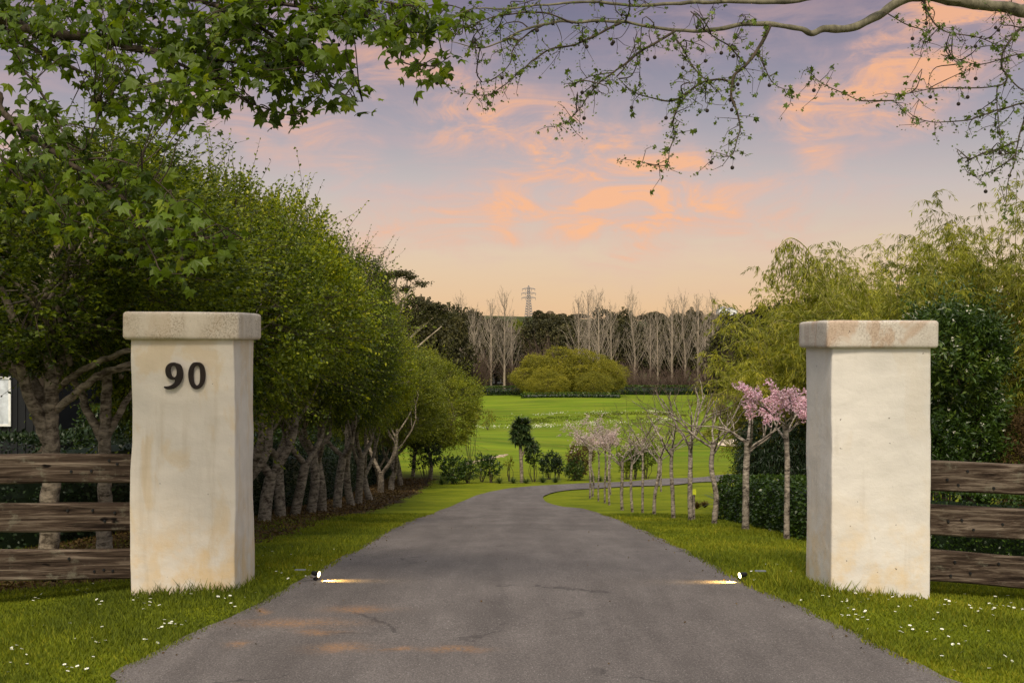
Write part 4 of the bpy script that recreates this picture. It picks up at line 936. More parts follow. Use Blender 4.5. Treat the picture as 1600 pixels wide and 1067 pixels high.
for s in (1, 2, 3, 4):
    a, b = poplar_mesh(s); POPS.append([a, b, None])
def poplar(px, top, Y, i, label):
    base = float(G((px-CX)/FPX*Y, Y)); H = CAMZ+(CY-top)/FPX*Y-base; o = empty('poplar_tree', ((px-CX)/FPX*Y, Y, base), i*1.3); tag(o, label, 'tree', 'bare poplars in a line beyond the lawn'); p = POPS[i % 4]
    if p[2] is None:
        p[2] = (mk('trunk', p[0], M['barkPop'], o, True), mk('branches', p[1], M['twigPop'], o)); k = p[2]
    else: k = [link(c.copy(), o) for c in p[2]]
    for c in k: c.scale = (H/12.8*.82, H/12.8*.82, H/12.8)
_pl = [(719, 465, 168, 'bare poplar standing apart at the left end of the whole line'), (741, 482, 174, 'bare poplar second from the left end of the line'), (760, 500, 190, 'short thin bare poplar between two taller ones, left group'),
       (767, 474, 166, 'bare poplar third tall one from the left end'), (788, 458, 170, 'bare poplar left of the pylon, tallest of the left group'), (800, 492, 182, 'short bare poplar just left of the pylon'),
       (904, 466, 172, 'bare poplar at the left end of the long group, above the golden trees'), (920, 460, 180, 'bare poplar second in the long group above the golden trees'), (936, 457, 170, 'bare poplar third in the long group, above the golden trees'),
       (955, 478, 174, 'shorter bare poplar fourth in the long group'), (990, 459, 168, 'broad bare poplar standing a little apart, fifth in the long group'), (1016, 492, 178, 'slender low bare poplar right of the broad one'),
       (1028, 490, 172, 'second slender low bare poplar right of the broad one'), (1050, 468, 170, 'bare poplar behind the cherry row, sixth tall one of the long group'), (1069, 461, 174, 'bare poplar behind the cherry row, seventh tall one of the long group'),
       (1091, 467, 170, 'bare poplar behind the cherry row, eighth tall one of the long group'), (1102, 490, 184, 'thin bare poplar between the last two tall ones'), (1113, 464, 170, 'bare poplar at the right end of the line')]
for i, a in enumerate(_pl): poplar(a[0], a[1], a[2], i, a[3])

# ------------------------------------------------------------------ far trees
def far_crown(seed, R, mat, ns, lps, leaf, slen, name='crown', **kw):
    ch, C, sh = crown_cloud(seed, R, kw.pop('nl', 22), ns, lps, leaf, slen, **kw); return ch, C
FAR = {}
for k, (mat, seeds, kw) in dict(dark=('macro', (1, 2, 3), dict(up=.3, w=.7, low=-.9, lobe=(.30, .5), pos=.72)), golden=('golden', (4, 5), dict(up=.2, w=.35, low=-.97, hang=.45, lobe=(.22, .44), pos=.74, nl=44, inner=.15, jag=1.0)), green=('alder2', (6,), dict(up=.3, w=.6, low=-.9))).items():
    FAR[k] = [(far_crown(s, (1, 1, 1), mat, {'golden': 5200}.get(k, 2600), 8, {'dark': .085, 'golden': .055, 'green': .08}[k], .16, **dict(kw)), mat) for s in seeds]
FARM = {}
def far_tree(kind, label, px, Y, top, bottom, wpx, i, name='dense_tree', sy=None, group=None, base=None):
    x = (px-CX)/FPX*Y; gz = float(G(x, Y)) if base is None else base; zt = CAMZ+(CY-top)/FPX*Y; zb = CAMZ+(CY-bottom)/FPX*Y; zb = max(zb, gz+.2)
    o = empty(name, (x, Y, gz)); tag(o, label, 'tree', group); v = i % len(FAR[kind]); (ch, C), mat = FAR[kind][v]
    if (kind, v) not in FARM: f = mk('crown', [ch], M[mat], o); FARM[(kind, v)] = f
    else: f = link(FARM[(kind, v)].copy(), o)
    rx = wpx/2/FPX*Y; rz = (zt-zb)/2; f.scale = (rx*.88, (sy or rx)*.88, rz*.88); f.location = (0, 0, zb-gz+rz); f.rotation_euler = (0, 0, 0 if wpx < 1 else (i*.7) % 1.0)
    rng = np.random.default_rng(i); h = zb-gz+rz; ts = [(curve_pts([(0, 0, -.3), (rng.normal(0, .02*h), 0, h*.5), (0, 0, h)], 3), np.linspace(.035*h+.05, .02*h, 7))]
    for c in C[:8]: ts.append(limb((0, 0, h*.6), (c[0]*rx*.9, c[1]*rx*.9, h+c[2]*rz*.9), .015*h+.02, .01*h, rng))
    mk('trunk', tubes(ts, 6), M['barkDark'], o, True); return o
_gd = 'dark evergreen trees behind the poplars'
_dk = [(640, 150, 470, 640, 120, 'dark evergreen tree right behind the sparse topped cypress'), (688, 158, 480, 630, 90, 'dark evergreen tree at the left end of the poplar line'), (676, 178, 478, 620, 70, 'dark evergreen tree between the cypress and the first poplar'),
       (735, 190, 492, 620, 70, 'dark evergreen tree behind the second poplar'), (722, 200, 487, 612, 60, 'dark evergreen tree showing between the first two poplars'), (775, 195, 500, 615, 80, 'dark evergreen tree behind the tall left poplars'), (812, 200, 520, 612, 70, 'dark tree low down right of the left poplars'),
       (860, 200, 498, 612, 90, 'rounded dark tree directly behind the golden trees'), (893, 205, 490, 600, 80, 'dark evergreen tree left of the long poplar group'), (935, 200, 488, 612, 70, 'dark evergreen tree behind the third poplar of the long group'), (963, 206, 486, 612, 60, 'dark flat topped tree behind the fourth poplar of the long group'),
       (905, 190, 510, 612, 70, 'dark tree behind the first poplar of the long group'), (1012, 205, 500, 614, 60, 'dark tree behind the low slender poplars'), (1042, 198, 492, 614, 60, 'dark evergreen tree just right of the low slender poplars'), (1066, 203, 490, 614, 60, 'dark evergreen tree above the bare cherry tops'), (982, 200, 505, 614, 70, 'dark tree behind the broad poplar'),
       (1100, 198, 500, 614, 70, 'dark tree behind the last poplars'), (1135, 190, 508, 616, 70, 'dark tree right of the last poplar'), (1165, 150, 496, 625, 90, 'large dark tree left of the bamboo'), (1205, 140, 472, 625, 110, 'largest dark round tree at the edge of the bamboo'), (1240, 150, 478, 630, 90, 'dark round tree just above the left side of the pillar cap'), (1150, 170, 520, 622, 80, 'low dark tree at the foot of the largest round one')]
for i, (px, Y, t, b, w, l) in enumerate(_dk): far_tree('dark', l, px, Y, t, b, w*1.15, i, group=_gd)
for i, (px, Y, t, b, w, l) in enumerate([(838, 148, 556, 614, 62, 'golden green bushy tree, leftmost of the golden trees on the lawn edge'), (872, 150, 540, 616, 82, 'tallest golden green bushy tree in the middle of the golden trees'), (915, 149, 548, 616, 76, 'golden green bushy tree right of the tallest golden one'),
                                        (945, 147, 560, 616, 54, 'lowest golden green bushy tree at the right end of the golden trees'), (855, 142, 578, 618, 46, 'small golden bush in front of the golden trees, left'), (928, 142, 580, 618, 44, 'small golden bush in front of the golden trees, right')]):
    far_tree('golden', l, px, Y, t, b, w*1.4, i, 'golden_tree', group='golden bushy trees at the edge of the lawn')
far_tree('dark', 'dark evergreen tree filling the gap under the pylon', 826, 225, 502, 600, 90, 9, group=_gd)
far_tree('dark', 'dark evergreen tree behind the bush right of the pylon', 850, 228, 497, 600, 80, 10, group=_gd)
far_tree('green', 'olive green upright tree behind the poplars, right below the pylon', 806, 210, 500, 600, 46, 3)
far_tree('green', 'olive green tree low behind the poplars, left of the golden trees', 786, 205, 515, 610, 50, 4)
def brush(label, px, py, wpx, hpx, seed, tree=False):
    """bare russet brushwood"""
    x, y = hit(px, py); k = y/FPX; rng = np.random.default_rng(seed); o = empty('bare_bush', ground(x, y)); tag(o, label, 'bush', 'bare reddish bushes beyond the lawn'); ch = []
    for _ in range(260):
        a = rng.uniform(-1, 1); p0 = np.array([a*wpx*k*.22, rng.normal(0, .3), -.1]); L = hpx*k*rng.uniform(.5, 1.0)*(1-.35*a*a); d = np.array([a*.5*wpx/hpx*.6+rng.normal(0, .2), rng.normal(0, .3), 1.0])
        P = p0+d*L*np.linspace(0, 1, 5)[:, None]+rng.normal(0, .10, (5, 3))*np.linspace(0, 1, 5)[:, None]; ch.append((*tube(P, np.linspace(.03, .010, 5), 3), .5, 0))
        for _ in range(3):
            e = d*.6+unit(rng, 1)[0]*.7; ch.append((*tube(P[rng.integers(1, 5)]+e*L*.3*np.linspace(0, 1, 3)[:, None], [.014, .012, .008], 3), .5, 0))
    mk('branches', ch, M['twigRed'], o)
for i, a in enumerate([('bare brown bush behind the first cherry tops, left', 850, 612, 60, 80), ('bare reddish bush low behind the bare cherries, left of three', 1010, 614, 60, 40), ('bare reddish bush low behind the bare cherries, middle of three', 1060, 614, 70, 44), ('bare reddish bush low behind the bare cherries, right of three', 1115, 616, 70, 50),
                       ('tall bare bush by the white house gable right of the poplars', 1160, 622, 70, 90), ('bare bush under the left poplars', 745, 612, 60, 60), ('bare bush between the left poplars and golden trees', 800, 608, 44, 46), ('bare bush right of the golden trees', 975, 612, 44, 50)]): brush(*a, 90+i)
hedge('low dark hedge along the far edge of the lawn, left of the golden trees', [((px-CX)/FPX*152, 152) for px in (640, 700, 760, 815)], 1.0, .9, M['hedge'], 31, 200, .26)
hedge('low dark hedge along the far edge of the lawn, right of the golden trees', [((px-CX)/FPX*156, 156) for px in (955, 1010, 1070, 1130, 1200)], 1.0, 1.0, M['hedge'], 32, 200, .26)
hedge('dark low planting right under the golden trees', [((px-CX)/FPX*140, 140) for px in (815, 870, 920, 968)], .8, .45, M['hedge'], 33, 200, .2)
# cypress with a sparse flat topped crown
def cypress():
    Y = 118; x0 = (612-CX)/FPX*Y; o = empty('cypress_tree', ground(x0, Y)); tag(o, 'tall sparse cypress with flat foliage pads and bare limbs above the tree row', 'tree'); org = np.array(o.location); rng = np.random.default_rng(5)
    tr = [[(606, 720, 0), (612, 600, 0), (620, 520, 0), (622, 460, 0), (612, 432, 0)], [(614, 580, 0), (640, 530, .5), (668, 500, .5), (700, 482, .5)], [(616, 560, 0), (626, 490, -.5), (642, 452, -.5), (660, 444, -.5)], [(612, 590, 0), (650, 545, -1), (690, 510, -1)],
          [(618, 530, 0), (630, 500, 1), (650, 488, 1), (676, 470, 1)], [(620, 490, 0), (634, 465, 0), (636, 440, 0), (642, 430, 0)], [(618, 540, 0), (600, 490, 0), (596, 450, 0), (598, 436, 0)], [(612, 600, 0), (640, 575, 0), (665, 562, 0), (690, 560, 0)], [(622, 470, 0), (618, 445, 0), (624, 428, 0)], [(616, 550, 0), (650, 520, 0), (684, 490, 0)]]
    ch = []
    for i, t in enumerate(tr):
        C = curve_pts([at(a, b, Y+d)-org for a, b, d in t], 6); ch.append((*tube(C, np.linspace(.32 if i == 0 else .15, .045, len(C)), 6), .5, 0))
    mk('trunk', ch, M['barkPop'], o, True); P = []
    for a, b, w, h, n in [(612, 430, 16, 4, 60), (628, 428, 14, 4, 60), (641, 434, 8, 3, 30), (598, 436, 12, 5, 50), (657, 444, 10, 2.5, 34), (634, 452, 9, 4, 34), (606, 452, 9, 8, 50), (600, 470, 12, 12, 80), (648, 472, 12, 4, 50), (666, 478, 14, 5, 60), (686, 479, 12, 4, 56), (640, 488, 20, 7, 90), (620, 480, 10, 5, 40), (676, 486, 20, 6, 80), (655, 497, 26, 8, 120), (700, 492, 14, 6, 50), (630, 505, 20, 9, 80)]:
        u = rng.normal(size=(n, 3))*.5; P.append(np.stack([(a+u[:, 0]*w-CX)/FPX*Y, Y+u[:, 1]*w/FPX*Y, CAMZ+(CY-b-u[:, 2]*h)/FPX*Y], 1)-org)
    P = np.repeat(np.vstack(P), 9, 0)+rng.normal(0, .16, (len(np.vstack(P))*9, 3))*[1.2, 1.2, .6]
    mk('crown', [leaves(P, unit(rng, len(P))*[1, 1, .5]+[0, 0, .2], .22, .6, rng, .5)], M['macro'], o)
cypress()

# ------------------------------------------------------------------ ridge: trees, houses, pylon
_rd = [(700, 440, 493, 22), (722, 430, 492, 20), (748, 450, 496, 26), (772, 460, 496, 24), (800, 440, 500, 22), (842, 520, 484, 16), (858, 500, 487, 22), (876, 480, 490, 20), (906, 600, 490, 26), (1004, 620, 491, 14), (1020, 600, 487, 20), (1034, 600, 489, 14), (1080, 560, 481, 13), (1090, 560, 486, 16), (1112, 580, 488, 14), (1126, 540, 489, 22), (1146, 520, 491, 20), (1160, 520, 492, 18), (985, 620, 493, 18), (1060, 600, 490, 14)]
_rl = ['far ridge tree above the first poplars, leftmost', 'far ridge tree second from the left end', 'far ridge tree behind the second tall poplar', 'far ridge tree behind the third tall poplar', 'far ridge tree left of the pylon foot', 'pointed far conifer right of the pylon', 'wide topped far pine right of the pointed conifer', 'far pine right of the wide topped one',
       'far ridge tree behind the long group, left', 'far ridge tree beside the broad poplar', 'far ridge tree on the skyline right of the broad poplar', 'small far ridge tree next to the grassy slope', 'pointed far conifer on the skyline above the cherries', 'round far tree beside the pointed skyline conifer', 'far ridge tree right of the round one', 'far ridge tree near the far white houses', 'far ridge tree right of the far white houses', 'last far ridge tree before the large dark trees', 'far ridge tree left of the broad poplar', 'low far ridge tree over the grassy slope']
for i, ((px, Y, t, w), l) in enumerate(zip(_rd, _rl)):
    far_tree('dark', l, px, Y, t, t+30, w*1.2, i, 'ridge_tree', group='trees along the far ridge')
def house(px, Y, z_px, w, h, roof, label, d=7, wall='white_paint'):
    x = (px-CX)/FPX*Y; z0 = CAMZ+(CY-z_px)/FPX*Y; o = empty('house', (x, Y, z0)); tag(o, label, 'house', 'distant houses')
    mk('wall', [box(-w/2, w/2, 0, d, -3, h), (np.array([(-w/2, 0.002, h), (w/2, 0.002, h), (0, 0.002, h+w*.28), (-w/2, d-.002, h), (w/2, d-.002, h), (0, d-.002, h+w*.28)]), [(0, 1, 2), (5, 4, 3)])], M[wall], o)
    e = .3; V = np.array([(-w/2-e, -e, h-.1), (0, -e, h+w*.28+.06), (w/2+e, -e, h-.1), (-w/2-e, d+e, h-.1), (0, d+e, h+w*.28+.06), (w/2+e, d+e, h-.1)]); V2 = V+[0, 0, .15]
    mk('roof', [(np.vstack([V, V2]), [(0, 1, 4, 3), (1, 2, 5, 4), (9, 10, 7, 6), (10, 11, 8, 7), (0, 6, 7, 1), (1, 7, 8, 2), (3, 4, 10, 9), (4, 5, 11, 10), (0, 3, 9, 6), (2, 8, 11, 5)])], M[roof], o)
    for k in (-1, 1): mk('window', [box(k*w*.22-w*.09, k*w*.22+w*.09, -.05, .02, h*.35, h*.8)], M['glass'], o)
house(972, 200, 590, 3.6, 1.9, 'roof', 'pale house gable half hidden behind the poplars right of the golden trees', wall='tan')
house(1138, 180, 592, 3.2, 2.2, 'roof', 'white house gable half hidden behind the bare bushes right of the poplars')
house(1131, 640, 494, 6, 3.0, 'roof', 'tiny far house on the ridge, left of two')
house(1143, 640, 495, 6, 2.8, 'roof', 'tiny far house on the ridge, right of two')
house(785, 200, 604, 3.0, 2.2, 'roof', 'white shed glimpsed between the left poplars and the golden trees', 4)
def pylon():
    Y = 900; o = empty('pylon', ((826-CX)/FPX*Y, Y, float(G((826-CX)/FPX*Y, Y)))); tag(o, 'steel lattice power pylon on the skyline between the poplar groups', 'pylon'); z0 = o.location[2]; top = CAMZ+(CY-446)/FPX*Y-z0; ch = []
    def wd(z): return np.interp(z/top, [0, .55, .78, .92, 1], [3.2, 1.5, 1.0, .8, .08])
    zs = np.linspace(0, top, 15)
    for a, b in zip(zs[:-1], zs[1:]):
        wa, wb = wd(a), wd(b); ca = [(-wa, -wa, a), (wa, -wa, a), (wa, wa, a), (-wa, wa, a)]; cb = [(-wb, -wb, b), (wb, -wb, b), (wb, wb, b), (-wb, wb, b)]
        for k in range(4):
            for p, q in ((ca[k], cb[k]), (ca[k], cb[(k+1) % 4]), (cb[k], ca[(k+1) % 4]), (cb[k], cb[(k+1) % 4])): ch.append((*tube([p, q], .13, 4), .5, 0))
    mk('tower', ch, M['steel'], o)
    for f, L in ((.955-.05, 4.6), (.80-.02, 5.2), (.66, 5.0)):
        z = top*f; c = []
        for s in (-1, 1):
            for dz in (0, 1.1): c.append((*tube([(0, 0, z+dz), (s*L, 0, z)], .15, 4), .5, 0))
            for k in (.45, .95): c.append((*tube([(s*L*k, 0, z), (s*L*k, 0, z-1.6)], .12, 4), .5, 0))
        mk('crossarm', c, M['steel'], o)
pylon()

# ------------------------------------------------------------------ wildflowers, rank grass and stones on the far bank
def bank():
    rng = np.random.default_rng(9)
    def spread(n, px0, px1, y0f, y1f, fade=0):
        px = rng.uniform(px0, px1, n); t = rng.random(n)*.6+rng.random(n)*.4; out_ = []
        tt = np.interp(px, [700, 800, 900, 1020], [0, .3, .6, 1]); Y = y0f(px)+(y1f(px)-y0f(px))*t; return (px-CX)/FPX*Y, Y
    x, y = spread(2600, 760, 1075, lambda p: 99+0*p, lambda p: 109+(p-700)*.02)
    k = np.array([mn.noise(Vector((a*.35, b*.25, 0))) for a, b in zip(x, y)]); ok = k+rng.normal(0, .12, len(k)) > .05; x, y = x[ok], y[ok]
    P = np.stack([x, y, G(x, y)], 1); D = unit(rng, len(P))*.5+[0, 0, 1]
    tag(mk('rank_grass', [leaves(np.repeat(P, 2, 0)+rng.normal(0, .12, (len(P)*2, 3))*[1, 1, 0], np.repeat(D, 2, 0)+unit(rng, len(P)*2)*.6, .13, .5, rng, .10)], M['grass']), 'darker rank grass across the far bank', kind='stuff')
    x1, y1 = spread(2600, 740, 1060, lambda p: 92+(p-740)*.012, lambda p: 97+(p-740)*.015); x2, y2 = spread(900, 800, 1060, lambda p: 109+0*p, lambda p: 113+0*p)
    x, y = np.r_[x1, x2], np.r_[y1, y2]; k = np.array([mn.noise(Vector((a*.6, b*.5, 3))) for a, b in zip(x, y)]); ok = k+rng.normal(0, .2, len(k)) > .16; x, y = x[ok], y[ok]
    P = np.stack([x, y, G(x, y)+rng.uniform(.03, .22, len(x))], 1)
    tag(mk('wildflowers', [leaves(P, unit(rng, len(P)), .085*rng.uniform(.6, 1.3, len(P)), .8, rng, .6)], M['white']), 'band of white wildflowers across the far bank', kind='stuff')
    st = []
    for _ in range(110):
        px = rng.uniform(722, 792); py = np.interp(px, [722, 745, 792], [726, 721, 711])+rng.normal(0, .8); a, b = hit(px, py)
        s = rng.uniform(.03, .09); d = unit(rng, 12)*s*[1.3, 1, .6]; V = d+[a, b, float(G(a, b))]
        bx = box(-s, s, -s*.7, s*.7, -s*.4, s*.45); V = bx[0]*(1+rng.normal(0, .18, (8, 1)))+[a, b, float(G(a, b))]; st.append((V, bx[1]))
    tag(mk('stones', st, M['tan']), 'pale stones lining the drain on the grassy slope', kind='stuff')
bank()

# ------------------------------------------------------------------ neighbouring buildings on the left
def left_house():
    o = empty('house', (-13.0, 27, float(G(-10, 27)))); tag(o, 'black clad house with a white framed window at the left edge, behind the trees', 'house'); z = o.location[2]; xr = at(62, 600, 27)[0]+13.0
    ch = [box(-7, xr, 0, 8, -.5, 3.6-z-.6)]
    n = 60
    for k in range(n): xx = -7+(xr+7)*k/n; ch.append(box(xx, xx+.04, -.03, -.002, -.5, 3.55-z-.6, .5))
    mk('wall', ch, M['cladding'], o)
    V = [(-7.4, -.5, 3.0-z), (xr+.4, -.5, 3.0-z), (xr+.4, 4, 4.6-z), (-7.4, 4, 4.6-z), (xr+.4, 8.5, 3.0-z), (-7.4, 8.5, 3.0-z)]; V = np.array(V); W = V+[0, 0, .12]
    mk('roof', [(np.vstack([V, W]), [(0, 3, 2, 1), (3, 5, 4, 2), (6, 7, 8, 9), (9, 8, 10, 11), (0, 1, 7, 6), (1, 2, 8, 7), (2, 4, 10, 8), (4, 5, 11, 10), (5, 3, 9, 11), (3, 0, 6, 9)])], M['cladding'], o)
    x0 = at(-50, 600, 27)[0]+13; x1 = at(15, 600, 27)[0]+13; z0 = at(0, 662, 27)[2]-z; z1 = at(0, 592, 27)[2]-z
    w = mk('window', [box(x0, x1, -.05, -.035, z0, z1)], M['painted_reflection'], o); t = .05
    mk('frame', [box(x0-t, x0, -.07, -.034, z0-t, z1+t), box(x1, x1+t, -.07, -.034, z0-t, z1+t), box(x0, x1, -.07, -.034, z0-t, z0), box(x0, x1, -.07, -.034, z1, z1+t), box((x0+x1)/2-.02, (x0+x1)/2+.02, -.065, -.034, z0, z1)], M['white_paint'], w)
left_house()
def shed():
    Y = 36; a = at(96, 690, Y); b = at(150, 690, Y); o = empty('shed', (a[0], Y, float(G(a[0], Y)))); tag(o, 'low building with a pale metal roof glimpsed left of the numbered pillar', 'building'); g = o.location; w = b[0]-a[0]+1.2; z = a[2]-g[2]
    mk('wall', [box(-.8, w, 0, 4, -.3, z)], M['tan'], o)
    V = np.array([(-1.1, -.3, z+.002), (w+.3, -.3, z+.002), (w-.2, 2, z+.55), (-.7, 2, z+.55), (w+.3, 4.3, z+.002), (-1.1, 4.3, z+.002)]); W = V+[0, 0, .07]
    mk('roof', [(np.vstack([V, W]), [(0, 3, 2, 1), (3, 5, 4, 2), (6, 7, 8, 9), (9, 8, 10, 11), (0, 1, 7, 6), (1, 2, 8, 7), (2, 4, 10, 8), (4, 5, 11, 10), (5, 3, 9, 11), (3, 0, 6, 9)])], M['roof'], o)
shed()
for i, (x, y, h, w, l) in enumerate([(-7.3, 20, 5.0, 2.6, 'dark dense tree standing behind the left trees, nearest of the back rank'), (-9.5, 33, 6.0, 4.0, 'dark dense tree behind the middle of the left tree row'), (-17, 19.5, 5.6, 3.0, 'dark dense tree at the left edge beside the black house'),
                                     (-8.2, 44, 6.0, 4.0, 'dark dense tree behind the far end of the left tree row'), (-6.9, 26, 5.0, 2.8, 'dark dense tree close behind the left tree row')]):
    gz = float(G(x, y)); px = CX+x/y*FPX; far_tree('dark', l, px, y, CY-(gz+h-CAMZ)/y*FPX, CY-(gz+(2.9 if y < 22 else .9)-CAMZ)/y*FPX, w/y*FPX, i, group='dark trees behind the left row')

# ------------------------------------------------------------------ plane trees overhead
def plane_leaf():
    a = [(-90, .06), (-48, .42), (-18, .74), (8, .56), (26, .66), (42, .98), (60, .64), (76, .76), (90, 1.12), (104, .76), (120, .64), (138, .98), (154, .66), (172, .56), (198, .74), (228, .42)]
    V = np.array([(math.cos(math.radians(t))*r*.5, math.sin(math.radians(t))*r*.5, -.16*r*r) for t, r in a]+[(0, 0, .02)]); n = len(a); k = np.arange(n)
    return V, np.stack([k, (k+1) % n, np.full(n, n)], -1)
PLV, PLF = plane_leaf()
def plane_leaves(P, size, rng, val, droop=.7):
    n = len(P); Z = unit(rng, n)*.75+np.array([0, -.35, .55]); Z /= np.linalg.norm(Z, axis=1)[:, None]
    Yv = unit(rng, n)+np.array([0, 0, -droop]); Yv -= (Yv*Z).sum(1)[:, None]*Z; Yv /= np.linalg.norm(Yv, axis=1)[:, None]; Xv = np.cross(Yv, Z)
    cup = rng.uniform(.3, 2.2, n)
    V = P[:, None]+size[:, None, None]*(PLV[None, :, 0:1]*Xv[:, None]+(PLV[None, :, 1:2]+.05)*Yv[:, None]+PLV[None, :, 2:3]*cup[:, None, None]*Z[:, None])
    m = len(PLV); F = (np.arange(n)[:, None, None]*m+PLF[None]).reshape(-1, 3)
    return V.reshape(-1, 3), F, np.repeat(np.clip(val+rng.normal(0, .2, n), 0, 1), len(PLF)), 0
def overhead(label, base, traces, blobs, leafy, seed):
    rng = np.random.default_rng(seed); o = empty('plane_tree', base); tag(o, label, 'tree', 'plane trees overhanging the entrance'); org = np.array(base, float); ch = []; pts = []; Ps = []; Pn = []; ball = []
    for tr, r0, r1, Ya, Yb in traces:
        w = [at(px, py, Ya+(Yb-Ya)*i/(len(tr)-1)) if not isinstance(px, str) else None for i, (px, py) in enumerate(tr)]
        C = curve_pts(w, 6); C += np.array([mn.noise_vector(Vector(p*9))*.010 for p in C]); rr = (np.linspace(r0, r1, len(C)) if not isinstance(r1, list) else np.interp(np.linspace(0, 1, len(C)), np.linspace(0, 1, len(tr)), np.interp(range(len(tr)), *zip(*r1))))*(1+np.array([mn.noise(Vector(p*14))*.22 for p in C]))
        ch.append((*tube(C-org, rr, 8 if r0 > .01 else 5), .5, 0 if r0 > .012 else 1)); pts += [(p, r) for p, r in zip(C[2:], rr[2:])]
    PP = np.array([p for p, r in pts]); RR = np.array([r for p, r in pts])
    def twig(p, q, r, sub=True):
        m = (p+q)/2+rng.normal(0, .05, 3)+np.array([0, 0, .03]); C = curve_pts([p, p*.65+m*.35+rng.normal(0, .015, 3), m, m*.4+q*.6+rng.normal(0, .02, 3), q], 3); ch.append((*tube(C-org, np.linspace(r, .0013, len(C)), 4), .5, 1)); return C
    for cx, cy, rx, ry, n, Y in blobs:
        for _ in range(int(n*((.27 if cy > 190 else .45) if leafy else .34))):
            px, py = cx+rng.uniform(-1, 1)*rx, cy+rng.uniform(-1, 1)*ry
            if ((px-cx)/rx)**2+((py-cy)/ry)**2 > 1: continue
            q = at(px, py, Y+rng.normal(0, .35)); d = np.linalg.norm(PP-q, axis=1); p = PP[np.argsort(d)[rng.integers(0, 4)]]
            if d.min() > (.75 if leafy else .42): continue
            if d.min() > .4: p = PP[int(np.argmin(d))]
            C = twig(p, q, .0042)
            if leafy:
                for c in C[len(C)//2::2]: Ps.append(c+rng.normal(0, .04, 3))
                for _ in range(3): Ps.append(q+rng.normal(0, .065, 3))
                if rng.random() < .07: ball.append(q-[0, 0, .06])
            else:
                for c in C[2::2]:
                    if rng.random() < .6: Pn.append(c)
                for _ in range(3):
                    e = q+unit(rng, 1)[0]*rng.uniform(.05, .14)+[0, 0, -.02]; ch.append((*tube(np.array([C[-2], (C[-2]+e)/2+rng.normal(0, .01, 3), e])-org, [.002, .0016, .001], 3), .5, 1)); Pn.append(e)
                if rng.random() < .10: ball.append(q)
    if leafy:
        for tr, r0, r1, Ya, Yb in traces:
            w = curve_pts([at(px, py, Ya+(Yb-Ya)*i/(len(tr)-1)) for i, (px, py) in enumerate(tr)], 7); w = w[len(w)*2//5:]
            for p in w:
                if rng.random() < .75 and r0 < .05: Ps.append(p+rng.normal(0, .035, 3)-[0, 0, .02])
            for _ in range(3): Ps.append(w[-1]+rng.normal(0, .04, 3))
    if not leafy:
        for tr, r0, r1, Ya, Yb in traces:
            if r0 > .012: continue
            w = curve_pts([at(px, py, Ya+(Yb-Ya)*i/(len(tr)-1)) for i, (px, py) in enumerate(tr)], 5)
            for p in w[2:]:
                Pn.append(p+rng.normal(0, .008, 3))
                if rng.random() < .42:
                    e = p+unit(rng, 1)[0]*rng.uniform(.04, .16)+[0, 0, -.02]; m = (p+e)/2+rng.normal(0, .012, 3); ch.append((*tube(np.array([p, m, e])-org, [.0024, .0018, .001], 3), .5, 1)); Pn += [e, m]
                if rng.random() < .06: ball.append(p)
    mk('branches', ch, [M['barkDark'] if leafy else M['barkPlane'], M['barkDark']], o, True)
    if Ps:
        P = np.array(Ps); sz = rng.uniform(.04, .13, len(P))**1.0; mk('foliage', [plane_leaves(P-org, sz, rng, .42)], M['plane'], o)
    if Pn:
        P = np.repeat(np.array(Pn), 4, 0)+rng.normal(0, .011, (len(Pn)*4, 3)); big = rng.random(len(P)) < .12; sz = np.where(big, rng.uniform(.03, .055, len(P)), rng.uniform(.008, .022, len(P)))
        mk('young_leaves', [plane_leaves(P-org, sz, rng, .4, .3)], M['bud'], o)
    proto = None
    for p in ball[:70]:
        L = rng.uniform(.03, .10); b = p+np.array([rng.normal(0, .01), 0, -L]); ph = np.linspace(0, math.pi, 8); s = .011
        if proto is None:
            proto = mk('seed_ball', [(*tube([(0, 0, s*math.cos(t)) for t in ph], [max(s*math.sin(t), .0003) for t in ph], 9), .5, 0), (*tube([(0, 0, s*.9), (.004, 0, s+.02), (0, 0, s+.05)], .0009, 3), .5, 0)], M['seed'], o, True); c = proto
        else: c = link(proto.copy(), o)
        c.location = tuple(b-org)
    return o
